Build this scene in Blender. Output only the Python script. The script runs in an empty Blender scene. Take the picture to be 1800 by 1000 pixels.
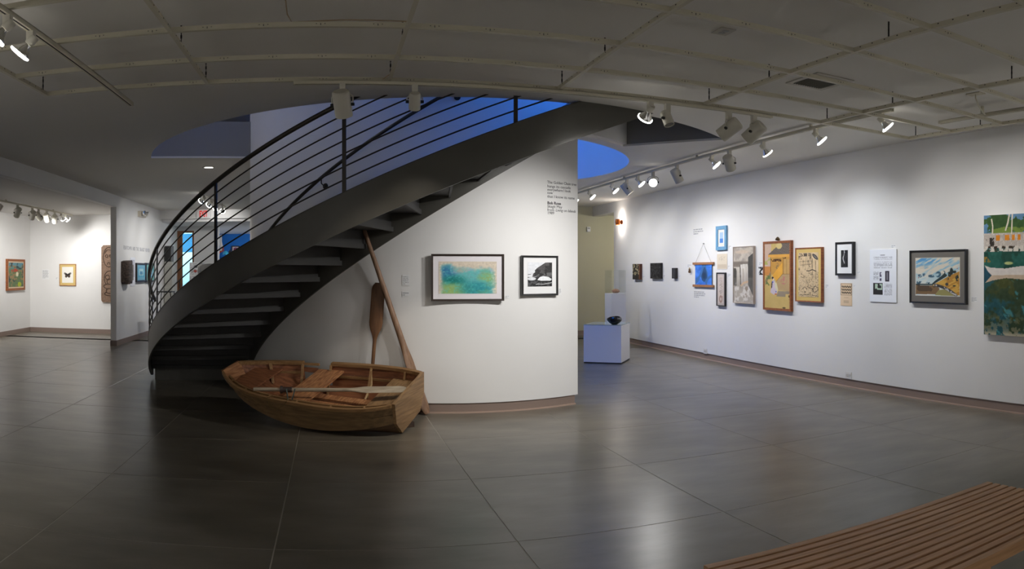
import bpy, bmesh, math, random
import numpy as np
from mathutils import Vector, Matrix
from mathutils.geometry import delaunay_2d_cdt

random.seed(7)
sc = bpy.context.scene
COL = sc.collection
sin, cos, pi = math.sin, math.cos, math.pi

# ---------------------------------------------------------------- camera (a stitched panorama, equirectangular)
F_PX, Y_HOR, CAM_Z, YAW = 1245.0, 477.8, 1.44, 0.256
cam_d = bpy.data.cameras.new('camera')
cam = bpy.data.objects.new('camera', cam_d)
COL.objects.link(cam)
cam.location = (0, 0, CAM_Z)
cam.rotation_euler = (pi / 2, 0, -YAW)
cam_d.type = 'PANO'
cam_d.panorama_type = 'EQUIRECTANGULAR'
cam_d.longitude_min, cam_d.longitude_max = -900 / F_PX, 900 / F_PX
cam_d.latitude_max, cam_d.latitude_min = Y_HOR / F_PX, -(1000 - Y_HOR) / F_PX
cam_d.clip_start, cam_d.clip_end = 0.05, 200
sc.camera = cam

# ---------------------------------------------------------------- world: deep blue dusk sky, seen only through the roof lights
w = bpy.data.worlds.new('World')
sc.world = w
w.use_nodes = True
bgn = w.node_tree.nodes['Background']
bgn.inputs[0].default_value = (0.03, 0.17, 0.76, 1)
bgn.inputs[1].default_value = 10.5
sc.view_settings.view_transform = 'Standard'
sc.view_settings.look = 'None'
sc.view_settings.exposure = 0.0
sc.view_settings.gamma = 1.0
sc.view_settings.use_curve_mapping = False
sc.cycles.adaptive_threshold = .05; sc.cycles.max_bounces = 7; sc.cycles.diffuse_bounces = 4; sc.cycles.glossy_bounces = 3; sc.cycles.transmission_bounces = 3; sc.cycles.transparent_max_bounces = 12
E_ART = 1.03      # scale on every track lamp

# ---------------------------------------------------------------- photo-to-plan helpers (a pixel and a wall give a point on that wall)
def ray(px, py):
    th = (px - 900) / F_PX + YAW
    return sin(th), cos(th), math.tan((Y_HOR - py) / F_PX)
def on_z(px, py, z):
    s, c, t = ray(px, py); r = (z - CAM_Z) / t
    return Vector((r * s, r * c, z))
def on_u(px, py, u):
    s, c, t = ray(px, py); r = u / s
    return Vector((u, r * c, CAM_Z + r * t))
def on_v(px, py, v):
    s, c, t = ray(px, py); r = v / c
    return Vector((r * s, v, CAM_Z + r * t))

# plan of the place, metres; x to the right, y away, camera over the origin
XR, XL = 5.85, -4.09               # long walls
ZC = 2.93                          # ceiling
CX, CY = 1.584, 9.648              # centre of drum and stair
RD, RDI, RO = 2.67, 2.50, 3.99     # drum outside, drum inside, outer stringer
def on_drum(px, py, R=RD):
    s, c, t = ray(px, py)
    b = s * CX + c * CY
    r = b - math.sqrt(max(b * b - (CX * CX + CY * CY - R * R), 0))
    return math.atan2(r * s - CX, -(r * c - CY)), CAM_Z + r * t
def cyl(phi, R, z):
    return Vector((CX + R * sin(phi), CY - R * cos(phi), z))

# ---------------------------------------------------------------- materials
def lin(c):
    return tuple((x / 12.92 if x <= .04045 else ((x + .055) / 1.055) ** 2.4) for x in c)
def rgb(r, g, b):
    return lin((r / 255, g / 255, b / 255))
MATS = {}
def mat(name, color, rough=.5, metal=0., vary=0., scale=8., bump=0., bscale=60., stretch=(1, 1, 1), spec=.5, emit=None, estr=0., color2=None, coat=0., rotz=None):
    if name in MATS: return MATS[name]
    m = bpy.data.materials.new(name); m.use_nodes = True
    nt = m.node_tree; b = nt.nodes['Principled BSDF']
    b.inputs['Base Color'].default_value = (*color, 1)
    b.inputs['Roughness'].default_value = rough
    b.inputs['Metallic'].default_value = metal
    b.inputs['Specular IOR Level'].default_value = spec
    b.inputs['Coat Weight'].default_value = coat
    if emit:
        b.inputs['Emission Color'].default_value = (*emit, 1)
        b.inputs['Emission Strength'].default_value = estr
    if vary or bump or color2:
        tc = nt.nodes.new('ShaderNodeTexCoord'); mp = nt.nodes.new('ShaderNodeMapping')
        mp.inputs['Scale'].default_value = stretch
        if rotz is not None:
            mp.vector_type = 'TEXTURE'; mp.inputs['Rotation'].default_value = (0, 0, rotz); mp.inputs['Scale'].default_value = [1 / q for q in stretch]
        nt.links.new(tc.outputs['Object'], mp.inputs[0])
    if vary or color2:
        n = nt.nodes.new('ShaderNodeTexNoise'); n.inputs['Scale'].default_value = scale; n.inputs['Detail'].default_value = 6
        nt.links.new(mp.outputs[0], n.inputs['Vector'])
        cr = nt.nodes.new('ShaderNodeValToRGB')
        c2 = color2 or tuple(min(1, x * (1 + vary)) for x in color)
        c1 = color if color2 else tuple(x * (1 - vary) for x in color)
        cr.color_ramp.elements[0].color = (*c1, 1); cr.color_ramp.elements[0].position = .32
        cr.color_ramp.elements[1].color = (*c2, 1); cr.color_ramp.elements[1].position = .68
        nt.links.new(n.outputs['Fac'], cr.inputs[0]); nt.links.new(cr.outputs[0], b.inputs['Base Color'])
    if bump:
        n2 = nt.nodes.new('ShaderNodeTexNoise'); n2.inputs['Scale'].default_value = bscale; n2.inputs['Detail'].default_value = 4
        nt.links.new(mp.outputs[0], n2.inputs['Vector'])
        bp = nt.nodes.new('ShaderNodeBump'); bp.inputs['Strength'].default_value = bump; bp.inputs['Distance'].default_value = .01
        nt.links.new(n2.outputs['Fac'], bp.inputs['Height']); nt.links.new(bp.outputs[0], b.inputs['Normal'])
    MATS[name] = m
    return m
def wood(name, c1, c2, rough=.55, stretch=(2, 22, 22), scale=2.2, bump=.15, rotz=None):
    return mat(name, c1, rough, color2=c2, scale=scale, stretch=stretch, bump=bump, bscale=5, rotz=rotz)
def glass(name, color=(1, 1, 1), alpha=.12, rough=.03):
    if name in MATS: return MATS[name]
    m = bpy.data.materials.new(name); m.use_nodes = True
    nt = m.node_tree; nt.nodes.clear()
    o = nt.nodes.new('ShaderNodeOutputMaterial'); mx = nt.nodes.new('ShaderNodeMixShader')
    t = nt.nodes.new('ShaderNodeBsdfTransparent'); g = nt.nodes.new('ShaderNodeBsdfGlossy'); fr = nt.nodes.new('ShaderNodeLayerWeight'); pw = nt.nodes.new('ShaderNodeMath'); pw.operation = 'POWER'; pw.inputs[1].default_value = 4.5
    mth = nt.nodes.new('ShaderNodeMath'); mth.operation = 'ADD'; mth.inputs[1].default_value = alpha; mth.use_clamp = True
    t.inputs[0].default_value = (*color, 1); g.inputs['Roughness'].default_value = rough
    fr.inputs[0].default_value = .5
    nt.links.new(fr.outputs['Facing'], pw.inputs[0]); nt.links.new(pw.outputs[0], mth.inputs[0]); nt.links.new(mth.outputs[0], mx.inputs[0])
    nt.links.new(t.outputs[0], mx.inputs[1]); nt.links.new(g.outputs[0], mx.inputs[2]); nt.links.new(mx.outputs[0], o.inputs[0])
    MATS[name] = m
    return m
def paint_mat():
    if 'print' in MATS: return MATS['print']
    m = bpy.data.materials.new('print'); m.use_nodes = True
    nt = m.node_tree; b = nt.nodes['Principled BSDF']
    a = nt.nodes.new('ShaderNodeAttribute'); a.attribute_name = 'Col'
    nt.links.new(a.outputs['Color'], b.inputs['Base Color'])
    b.inputs['Roughness'].default_value = .7; b.inputs['Specular IOR Level'].default_value = .25
    MATS['print'] = m
    return m

M_WALL = mat('white_wall', (.80, .79, .775), .85, vary=.015, scale=1.5, bump=.03, bscale=150, spec=.2)
M_CEIL = mat('ceiling_paint', (.80, .78, .735), .9, spec=.1)
M_BASE = mat('baseboard_vinyl', rgb(140, 122, 112), .6)
M_LIP = mat('baseboard_lip', rgb(176, 152, 138), .55)
M_STEEL = mat('stair_steel', rgb(76, 74, 68), .42, .0, vary=.08, scale=2.5, bump=.03, bscale=40)
M_TREAD = mat('stair_underside', rgb(62, 61, 60), .6, vary=.1, scale=4)
M_RAIL = mat('rail_steel', rgb(58, 53, 46), .38, .3)
M_CREAM = mat('track_cream', rgb(206, 200, 180), .5)
M_LAMPW = mat('lamp_white', rgb(205, 201, 188), .45)
M_BLACK = mat('black_plastic', (.012, .012, .012), .5)
M_CHROME = mat('lamp_reflector', (.75, .75, .74), .15, 1.)
M_BULB = mat('lit_bulb', (1, 1, 1), .3, emit=(1, .97, .9), estr=14)
M_BULB_OFF = mat('dark_lamp_face', (.25, .24, .22), .3)
M_WHITE = mat('white_paper', (.82, .82, .82), .7)
M_INK = mat('grey_ink', (.40, .40, .41), .7)
M_INK2 = mat('black_ink', (.02, .02, .025), .6)
M_BLACKFR = mat('black_frame', (.012, .011, .011), .35)
M_BROWNFR = mat('dark_brown_frame', (.028, .016, .011), .4)
M_WOODFR = wood('wood_frame', rgb(120, 66, 30), rgb(158, 92, 46))
M_GOLDFR = wood('light_wood_frame', rgb(160, 112, 62), rgb(190, 142, 86))
M_GLASSTOP = glass('acrylic', (.985, .992, .99), .03)

# ---------------------------------------------------------------- mesh helpers
class MB:
    def __init__(s, M=None): s.v, s.f, s.M = [], [], M
    def add(s, vs, fs):
        o = len(s.v)
        for p in vs:
            p = Vector(p); s.v.append(s.M @ p if s.M else p)
        s.f += [tuple(i + o for i in f) for f in fs]
        return s
    def box(s, a, b):
        x0, y0, z0 = a; x1, y1, z1 = b
        return s.add([(x0, y0, z0), (x1, y0, z0), (x1, y1, z0), (x0, y1, z0), (x0, y0, z1), (x1, y0, z1), (x1, y1, z1), (x0, y1, z1)],
              [(0, 3, 2, 1), (4, 5, 6, 7), (0, 1, 5, 4), (1, 2, 6, 5), (2, 3, 7, 6), (3, 0, 4, 7)])
    def hexa(s, p):      # 8 points: bottom ring then top ring
        return s.add(p, [(0, 3, 2, 1), (4, 5, 6, 7), (0, 1, 5, 4), (1, 2, 6, 5), (2, 3, 7, 6), (3, 0, 4, 7)])
    def tube(s, pts, r, n=8, cap=True):
        pts = [Vector(p) for p in pts]; rr = r if isinstance(r, (list, tuple)) else [r] * len(pts)
        vs, fs = [], []
        prev = None
        for i, p in enumerate(pts):
            d = (pts[min(i + 1, len(pts) - 1)] - pts[max(i - 1, 0)]).normalized()
            if prev is None:
                a = d.orthogonal().normalized()
            else:
                a = (prev - d * prev.dot(d))
                a = a.normalized() if a.length > 1e-6 else d.orthogonal().normalized()
            prev = a; b = d.cross(a)
            for k in range(n):
                t = 2 * pi * k / n
                vs.append(p + (a * cos(t) + b * sin(t)) * rr[i])
        for i in range(len(pts) - 1):
            for k in range(n):
                k2 = (k + 1) % n
                fs.append((i * n + k, i * n + k2, (i + 1) * n + k2, (i + 1) * n + k))
        if cap:
            fs.append(tuple(range(n))[::-1]); fs.append(tuple((len(pts) - 1) * n + k for k in range(n)))
        return s.add(vs, fs)
    def lathe(s, prof, o, axis, n=20):      # prof: (radius, distance along axis)
        axis = Vector(axis).normalized(); a = axis.orthogonal().normalized(); b = axis.cross(a); o = Vector(o)
        vs, fs = [], []
        for r, h in prof:
            for k in range(n):
                t = 2 * pi * k / n
                vs.append(o + axis * h + (a * cos(t) + b * sin(t)) * max(r, 1e-4))
        for i in range(len(prof) - 1):
            for k in range(n):
                k2 = (k + 1) % n
                fs.append((i * n + k, i * n + k2, (i + 1) * n + k2, (i + 1) * n + k))
        return s.add(vs, fs)
    def prism(s, poly, z0, z1):             # poly: (x, y) list, extruded along z
        n = len(poly)
        vs = [(x, y, z0) for x, y in poly] + [(x, y, z1) for x, y in poly]
        fs = [tuple(range(n))[::-1], tuple(range(n, 2 * n))] + [(i, (i + 1) % n, n + (i + 1) % n, n + i) for i in range(n)]
        return s.add(vs, fs)
    def sweep(s, ring_fn, ts, closed_ring=True, cap=True):   # ring_fn(t) -> list of points
        rings = [ring_fn(t) for t in ts]; n = len(rings[0]); vs = [p for r in rings for p in r]; fs = []
        for i in range(len(rings) - 1):
            for k in range(n if closed_ring else n - 1):
                k2 = (k + 1) % n
                fs.append((i * n + k, i * n + k2, (i + 1) * n + k2, (i + 1) * n + k))
        if cap and closed_ring:
            fs.append(tuple(range(n))[::-1]); fs.append(tuple((len(rings) - 1) * n + k for k in range(n)))
        return s.add(vs, fs)
    def arc_box(s, r0, r1, z0, z1, p0, p1, n=48):
        return s.sweep(lambda p: [cyl(p, r0, z0), cyl(p, r1, z0), cyl(p, r1, z1), cyl(p, r0, z1)], [p0 + (p1 - p0) * i / n for i in range(n + 1)])

def root_loc(o):
    while o.parent: o = o.parent
    return o.location.copy()
def obj(name, mb, m, parent=None, smooth=False, kind=None, loc=None, label=None):
    off = root_loc(parent) if parent else (Vector(loc) if loc else Vector((0, 0, 0)))
    me = bpy.data.meshes.new(name)
    me.from_pydata([tuple(v - off) for v in mb.v], [], mb.f)
    me.validate()
    bm = bmesh.new(); bm.from_mesh(me); bmesh.ops.recalc_face_normals(bm, faces=bm.faces); bm.to_mesh(me); bm.free()
    if smooth:
        me.polygons.foreach_set('use_smooth', [True] * len(me.polygons))
        me.set_sharp_from_angle(angle=math.radians(38))
    me.materials.append(m)
    o = bpy.data.objects.new(name, me); COL.objects.link(o)
    if parent: o.parent = parent
    else: o.location = off
    if kind: o['kind'] = kind
    if label: o['label'] = label
    return o
def tag(o, label, cat, group=None, kind=None):
    o['label'] = label; o['category'] = cat
    if group: o['group'] = group
    if kind: o['kind'] = kind
    return o
def thing(name, label, cat, loc=(0, 0, 0), group=None):
    o = bpy.data.objects.new(name, None); COL.objects.link(o); o.location = loc
    o.empty_display_size = .1
    return tag(o, label, cat, group)
def struct(name, mb, m, parent=None, smooth=False, label=None):
    o = obj(name, mb, m, parent, smooth)
    o['kind'] = 'structure'
    if label: o['label'] = label
    return o
def copy_of(o, loc, parent):
    c = o.copy(); COL.objects.link(c); c.parent = parent; c.location = loc
    return c
# frames on walls: x right in the picture, y up, z out of the wall
def F_right(v, z): return Matrix(((0, 0, -1, XR), (-1, 0, 0, v), (0, 1, 0, z), (0, 0, 0, 1)))
def F_left(u, v, z): return Matrix(((0, 0, 1, u), (1, 0, 0, v), (0, 1, 0, z), (0, 0, 0, 1)))
def F_back(u, v, z): return Matrix(((1, 0, 0, u), (0, 0, -1, v), (0, 1, 0, z), (0, 0, 0, 1)))
def F_drum(phi, z, R=RD):
    p = cyl(phi, R, z)
    return Matrix(((cos(phi), 0, sin(phi), p.x), (sin(phi), 0, -cos(phi), p.y), (0, 1, 0, p.z), (0, 0, 0, 1)))

# ================================================================ FLOOR: 1.215 m slabs with fine joints
M_FLOOR = mat('floor_slab', rgb(88, 83, 72), .29, color2=rgb(120, 113, 101), scale=1.6, stretch=(1, 2.2, 1), bump=.05, bscale=9, spec=.6)
M_GROUT = mat('floor_joint', rgb(165, 160, 150), .6)
fl = struct('floor', MB().box((-9, -6, -.3), (10, 26, -.0012)), M_GROUT)
SP, JX, JY = 1.2145, .937, 3.475
proto = None
xs = [JX + SP * i for i in range(-9, 8)]; ys = [JY + SP * j for j in range(-7, 18)]
nslab = 0
edges = []
for i in range(len(xs) - 1):
    for j in range(len(ys) - 1):
        x0, y0 = xs[i], ys[j]
        if x0 > XR + 3.0 or x0 < -8.2 or nslab >= 400: continue
        far = y0 > 13.5
        inside = (XL - .9 < x0 < XR) or (y0 > 5 and x0 < XL) or (y0 > 11.5)
        if not inside or far: continue
        if proto is None:
            g = .0015; mb = MB()
            a, b = g, SP - g
            mb.hexa([(a, a, -.003), (b, a, -.003), (b, b, -.003), (a, b, -.003), (a + .002, a + .002, 0), (b - .002, a + .002, 0), (b - .002, b - .002, 0), (a + .002, b - .002, 0)])
            proto = obj('floor_slab', mb, M_FLOOR, fl); proto.location = (x0, y0, 0)
        else:
            copy_of(proto, (x0, y0, 0), fl)
        nslab += 1
# plain continuation where the joints can no longer be told apart
obj('floor_slab', MB().box((-9, 13.5 + .69, -.012), (10, 26, 0.)), M_FLOOR, fl)
YCUT = [y for y in ys if y <= 13.5][-1] + SP

# ================================================================ CEILING, HOLE, UPPER STOREY
PH0, PH1 = -1.385, .72            # stairwell sector of the ceiling opening
HX, HY, HR = 1.60, 9.78, 4.0
def in_hole(x, y, skin=True):
    dx, dy = x - CX, y - CY; r = math.hypot(dx, dy); ph = math.atan2(dx, -dy)
    if r < RDI: return True
    if not (PH0 < ph < PH1) or r < RD: return False
    return math.hypot(x - HX, y - HY) < HR if skin else r < 4.06
def holed_sheet(name, z0, z1, rect, skin, m):
    pts, eds = [], []
    def loop(ps):
        o = len(pts); pts.extend(Vector(p) for p in ps); n = len(ps)
        eds.extend((o + i, o + (i + 1) % n) for i in range(n))
    x0, x1, y0, y1 = rect
    loop([(x0, y0), (x1, y0), (x1, y1), (x0, y1)])
    di, do = (RDI + .01, RD - .012) if skin else (RDI + .04, RD - .04)
    loop([(CX + di * sin(t), CY - di * cos(t)) for t in [2 * pi * i / 72 for i in range(72)]])
    sec = []
    n = 60
    for i in range(n + 1):
        p = PH0 + (PH1 - PH0) * i / n
        R = 4.06
        if skin:
            ox, oy = CX - HX, CY - HY; dx, dy = sin(p), -cos(p)
            b = ox * dx + oy * dy; R = -b + math.sqrt(b * b - (ox * ox + oy * oy - HR * HR))
        sec.append((CX + R * sin(p), CY - R * cos(p)))
    for i in range(n, -1, -1):
        p = PH0 + (PH1 - PH0) * i / n
        sec.append((CX + do * sin(p), CY - do * cos(p)))
    loop(sec)
    vs, es, fs, *_ = delaunay_2d_cdt(pts, eds, [], 0, 1e-5)
    def hole(x, y):
        dx, dy = x - CX, y - CY; r = math.hypot(dx, dy); ph = math.atan2(dx, -dy)
        if r < di * .9995: return True
        if not (PH0 < ph < PH1) or r < do * .9995: return False
        return (math.hypot(x - HX, y - HY) < HR) if skin else r < 4.06
    keep = []
    for f in fs:
        c = sum((vs[i] for i in f), Vector((0, 0))) / len(f)
        if not hole(c.x, c.y): keep.append(tuple(f))
    n = len(vs); mb = MB()
    V = [(v.x, v.y, z0) for v in vs] + [(v.x, v.y, z1) for v in vs]
    Fc = [f[::-1] for f in keep] + [tuple(i + n for i in f) for f in keep]
    from collections import Counter
    cnt = Counter()
    for f in keep:
        for a, b in zip(f, f[1:] + f[:1]): cnt[(a, b)] += 1
    for (a, b) in list(cnt):
        if (b, a) not in cnt: Fc.append((a, b, b + n, a + n))
    mb.add(V, Fc)
    return struct(name, mb, m)
holed_sheet('ceiling', ZC, ZC + .025, (XL - .2, XR + .25, -5.2, 16.9), True, M_CEIL)
M_SLABEDGE = mat('slab_edge_paint', (.30, .30, .30), .9)
holed_sheet('floor_upper', ZC + .025, 3.42, (XL - .2, XR + .25, -5.2, 19.0), False, M_SLABEDGE)
# upper storey shell, with a roof light over the drum and an added slot that throws blue on its outside
M_UP = mat('upper_wall', (.7, .69, .68), .9)
struct('wall_upper', MB().box((XL - .2, -5.4, 3.42), (XR + .25, -5.2, 6.6)), M_UP)
struct('wall_upper', MB().box((XL - .2, 19.0, 3.42), (XR + .25, 19.2, 6.6)), M_UP)
struct('wall_upper', MB().box((XL - .4, -5.4, 3.42), (XL - .2, 19.2, 6.6)), M_UP)
mb = MB(); x0, x1 = XR + .25, XR + .45       # with an unseen tall window, placed so the dusk lights the drum blue
mb.box((x0, -5.4, 3.42), (x1, 3.2, 6.6)); mb.box((x0, 8.0, 3.42), (x1, 19.2, 6.6)); mb.box((x0, 3.2, 3.42), (x1, 8.0, 3.6)); mb.box((x0, 3.2, 6.45), (x1, 8.0, 6.6))
struct('wall_upper', mb, M_UP)
def roof():
    mb = MB()
    X = [XL - .4, CX - 1.2, CX + 1.2, XR + .45]
    mb.box((XL - .4, -5.4, 6.6), (XR + .45, 3.2, 6.8))
    mb.box((XL - .4, 3.2, 6.6), (4.3, 8.0, 6.8)); mb.box((6.0, 3.2, 6.6), (XR + .45, 8.0, 6.8))
    mb.box((XL - .4, 8.0, 6.6), (XR + .45, 8.5, 6.8)); mb.box((XL - .4, 8.5, 6.6), (X[1], 10.8, 6.8)); mb.box((X[2], 8.5, 6.6), (XR + .45, 10.8, 6.8))
    mb.box((XL - .4, 10.8, 6.6), (XR + .45, 19.2, 6.8))
    return mb
struct('ceiling_roof', roof(), M_UP)

# drum wall
PW = .3953
mb = MB(); mb.arc_box(RDI, RD, .105, ZC, -2.3, PW, 80)
struct('wall_drum', mb, M_WALL, smooth=True)
mb = MB(); mb.arc_box(RDI, RD, ZC + .001, 6.6, -pi, pi, 120)
struct('wall_drum_upper', mb, M_WALL, smooth=True)
b = struct('baseboard_drum', MB().arc_box(RDI + .01, RD - .012, 0, .112, -2.3, PW - .012, 80), M_BASE, smooth=True)
obj('base_lip', MB().arc_box(RD - .02, RD + .006, 0, .014, -2.3, PW - .012, 80), M_LIP, b, smooth=True)
# landing fascia along the top of the stairwell
struct('trim_1', MB().arc_box(RD + .001, RD + .05, ZC + .026, 3.41, PH1 - .33, PH1, 12), M_WALL, smooth=True)

# ================================================================ WALLS
def wallbox(name, a, b, m=M_WALL, parent=None): return struct(name, MB().box(a, b), m, parent)
V1, V2 = 13.84, 15.1
wr = wallbox('wall_right', (XR, -5.2, .105), (XR + .2, V1, ZC))
struct('wall_right_header', MB().box((XR, V1, 2.71), (XR + .2, V2, ZC)), M_WALL, wr)
br = struct('baseboard_right', MB().box((XR + .012, -5.2, 0), (XR + .1, V1, .112)), M_BASE)
obj('base_lip', MB().box((XR - .008, -5.2, 0), (XR + .02, V1, .013)), M_LIP, br)
M_ANNEX = mat('annex_wall', rgb(196, 193, 168), .85, spec=.2)
wallbox('wall_annex', (3.5, V2, 0), (9.2, V2 + .2, 2.95), M_ANNEX)
wallbox('wall_annex_side', (9.0, 11.5, 0), (9.2, V2, 2.75), M_ANNEX)
wallbox('wall_annex_front', (XR + .2, 11.3, 0), (9.2, 11.5, 2.75), M_ANNEX)
wallbox('ceiling_annex', (XR + .2, 11.3, 2.74), (9.2, V2 + .2, 2.85), M_CEIL)
struct('baseboard_annex', MB().box((3.5, V2 - .012, 0), (9.0, V2, .105)), M_BASE)
# left: wall plane with a wide opening to an alcove, header over it
VE = 13.1
wl = wallbox('wall_left', (XL - .115, VE, 0), (XL, 18.6, ZC))
wallbox('wall_left_near', (XL - .115, -5.2, 0), (XL, 5.2, ZC))
struct('wall_left_header', MB().box((XL - .115, 5.2, 2.70), (XL, VE, ZC)), M_WALL, wl)
bl = struct('baseboard_left', MB().box((XL, VE - .01, 0), (XL + .012, 18.6, .105)), M_BASE)
obj('base_end', MB().box((XL - .12, VE - .014, 0), (XL + .012, VE, .105)), M_BASE, bl)
UA, VA = -7.05, 15.6
wallbox('wall_alcove_side', (UA - .2, 5.0, 0), (UA, VA + .2, 2.9))
wallbox('wall_alcove_back', (UA, VA, 0), (XL - .115, VA + .2, 2.9))
wallbox('wall_alcove_front', (UA, 4.9, 0), (XL - .115, 5.1, 2.9))
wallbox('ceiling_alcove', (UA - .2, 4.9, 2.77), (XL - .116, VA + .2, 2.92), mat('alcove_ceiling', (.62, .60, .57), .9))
ba = struct('baseboard_alcove', MB().box((UA, VA - .012, 0), (XL - .115, VA, .105)), M_BASE)
obj('base_run', MB().box((UA, 5.1, 0), (UA + .012, VA - .012, .105)), M_BASE, ba)
wallbox('wall_back', (XL - .3, -5.4, 0), (XR + .3, -5.2, 2.95))
# far passage behind the stair
VH = 16.7
wallbox('trim_2', (XL, VH, 2.72), (3.5, VH + .2, ZC))
VF = 18.6
wallbox('ceiling_passage', (-6.3, VH + .2, 2.66), (3.7, 24, 2.72), M_WALL)
# far wall with door opening, door built below
dl, dr, dt = on_v(311.5, 460, VF).x, on_v(341, 460, VF).x, 2.54
wallbox('wall_far', (dr, VF, 0), (-2.97, VF + .15, 2.66))
wallbox('wall_far_top', (dl - .3, VF, dt), (dr, VF + .15, 2.66))
wallbox('wall_far_side', (-3.62, VF + .15, 0), (-3.6, 22.6, 2.66))
M_BLUEW = mat('blue_wall_paint', rgb(28, 112, 196), .8)
wallbox('wall_blue_room', (-3.62, 22.6, 0), (3.7, 22.8, 2.66), M_BLUEW)
wallbox('wall_far_close', (3.5, V2 + .2, 0), (3.7, 22.8, 2.95))
# vestibule behind the door
wallbox('wall_vestibule', (-6, 21.6, 0), (-3.62, 21.8, 2.66), mat('vestibule_wall', (.75, .85, .9), .8))
wallbox('trim_3', (-6, 21.56, 2.06), (-3.62, 21.6, 2.62), mat('teal_band', rgb(52, 112, 146), .8))
wallbox('wall_vestibule_side', (-6.2, 18.6, 0), (-6, 21.8, 2.66), M_WALL)
wallbox('wall_vestibule_front', (-6, 18.6, 0), (XL - .115, 18.75, 2.66), M_WALL)
wallbox('ceiling_vestibule', (-6.2, 18.76, 2.655), (-3.62, 21.8, 2.66), mat('teal_soffit', rgb(60, 120, 150), .8))

# ================================================================ STAIR
HS, HZ = 1.618, 2.718                     # helix of the stringer's top edge
def hz(p): return HZ + HS * p
st = thing('curved_staircase', 'dark grey steel curved staircase with thin rails winding round the white drum wall', 'staircase', cyl(-1.5, 3.3, 0))
P_A, P_B = -1.475, .70
def ts(n, a=P_A, b=P_B): return [a + (b - a) * i / n for i in range(n + 1)]
def ring_outer(p):
    zb = max(hz(p) - .324, .05)
    return [cyl(p, RO - .02, zb), cyl(p, RO, zb), cyl(p, RO, hz(p)), cyl(p, RO - .02, hz(p))]
so = obj('outer_stringer', MB().sweep(ring_outer, ts(110)), M_STEEL, st, True)
obj('stringer_edge', MB().sweep(lambda p: [cyl(p, RO - .028, hz(p)), cyl(p, RO + .004, hz(p)), cyl(p, RO + .004, hz(p) + .008), cyl(p, RO - .028, hz(p) + .008)], ts(110)), M_RAIL, so, True)
obj('inner_stringer', MB().sweep(lambda p: [cyl(p, RD + .002, max(hz(p) - .35, .02)), cyl(p, RD + .025, max(hz(p) - .35, .02)), cyl(p, RD + .025, hz(p)), cyl(p, RD + .002, hz(p))], ts(110)), M_STEEL, st, True)
RISE, DP = .1695, .1072
def fr(k): return -.0395 + DP * (k - 14)
def sector(p0, p1, r0, r1, z0, z1, n=3):
    return MB().sweep(lambda p: [cyl(p, r0, z0), cyl(p, r1, z0), cyl(p, r1, z1), cyl(p, r0, z1)], [p0 + (p1 - p0) * i / n for i in range(n + 1)])
for k in range(1, 20):
    zt = RISE * k + .03
    t_ = obj('tread', sector(fr(k) - DP - .012, fr(k), RD + .026, RO - .021, zt - .03, zt), M_TREAD, st)
    obj('tread_flange', sector(fr(k) - .006, fr(k) + .001, RD + .026, RO - .021, zt - .05, zt), M_TREAD, t_)
    if k < 19:
        obj('riser', sector(fr(k) - .012, fr(k) - .008, RD + .026, RO - .021, zt, zt + RISE - .03, 1), M_TREAD, st)
obj('landing_plate', sector(fr(19) - .012, PH1 + .012, RD + .052, RO - .021, 3.36, 3.419, 8), M_TREAD, st)
obj('riser', sector(fr(19) - .012, fr(19) - .008, RD + .026, RO - .021, RISE * 19 + .03, 3.36, 1), M_TREAD, st)
obj('base_block', sector(fr(1) - .12, fr(1) - .004, RD + .05, RO - .06, 0, RISE - .01), M_STEEL, st)
HR_UP = .79
obj('handrail', MB().tube([cyl(p, RO - .012, hz(p) + HR_UP) for p in ts(120, -1.52, P_B)], .0225, 10), M_RAIL, st, True)
for i in range(6):
    h = HR_UP * (i + 1) / 7
    obj('rail', MB().tube([cyl(p, RO - .012, hz(p) + h) for p in ts(90)], .0075, 6), M_RAIL, st, True)
for k in range(-4, 2):
    p = -.0172 + .3615 * k
    mb = MB(Matrix.Translation(cyl(p, RO - .012, 0)) @ Matrix.Rotation(p, 4, 'Z'))
    mb.box((-.0165, -.007, hz(p) - .02), (.0165, .007, hz(p) + HR_UP - .01))
    obj('post', mb, M_RAIL, st)
hw = thing('wall_handrail', 'dark round handrail on brackets fixed to the drum wall beside the stair', 'handrail', cyl(-1.3, RD, 1.3))
RH = RD + .075
obj('rail', MB().tube([cyl(p, RH, hz(p) + .79) for p in ts(90, -1.46, .6)], .019, 10), M_RAIL, hw, True)
for p in (-1.2, -.66, -.12, .42):
    q = hz(p) + .79
    mb = MB(); mb.tube([cyl(p, RH, q - .015), cyl(p, RH, q - .06), cyl(p, RD + .03, q - .085), cyl(p, RD + .003, q - .085)], .007, 6)
    mb.lathe([(0, .012), (.03, .012), (.034, .001)], cyl(p, RD + .001, q - .085), (sin(p), -cos(p), 0), 14)
    obj('bracket', mb, M_RAIL, hw, True)

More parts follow.
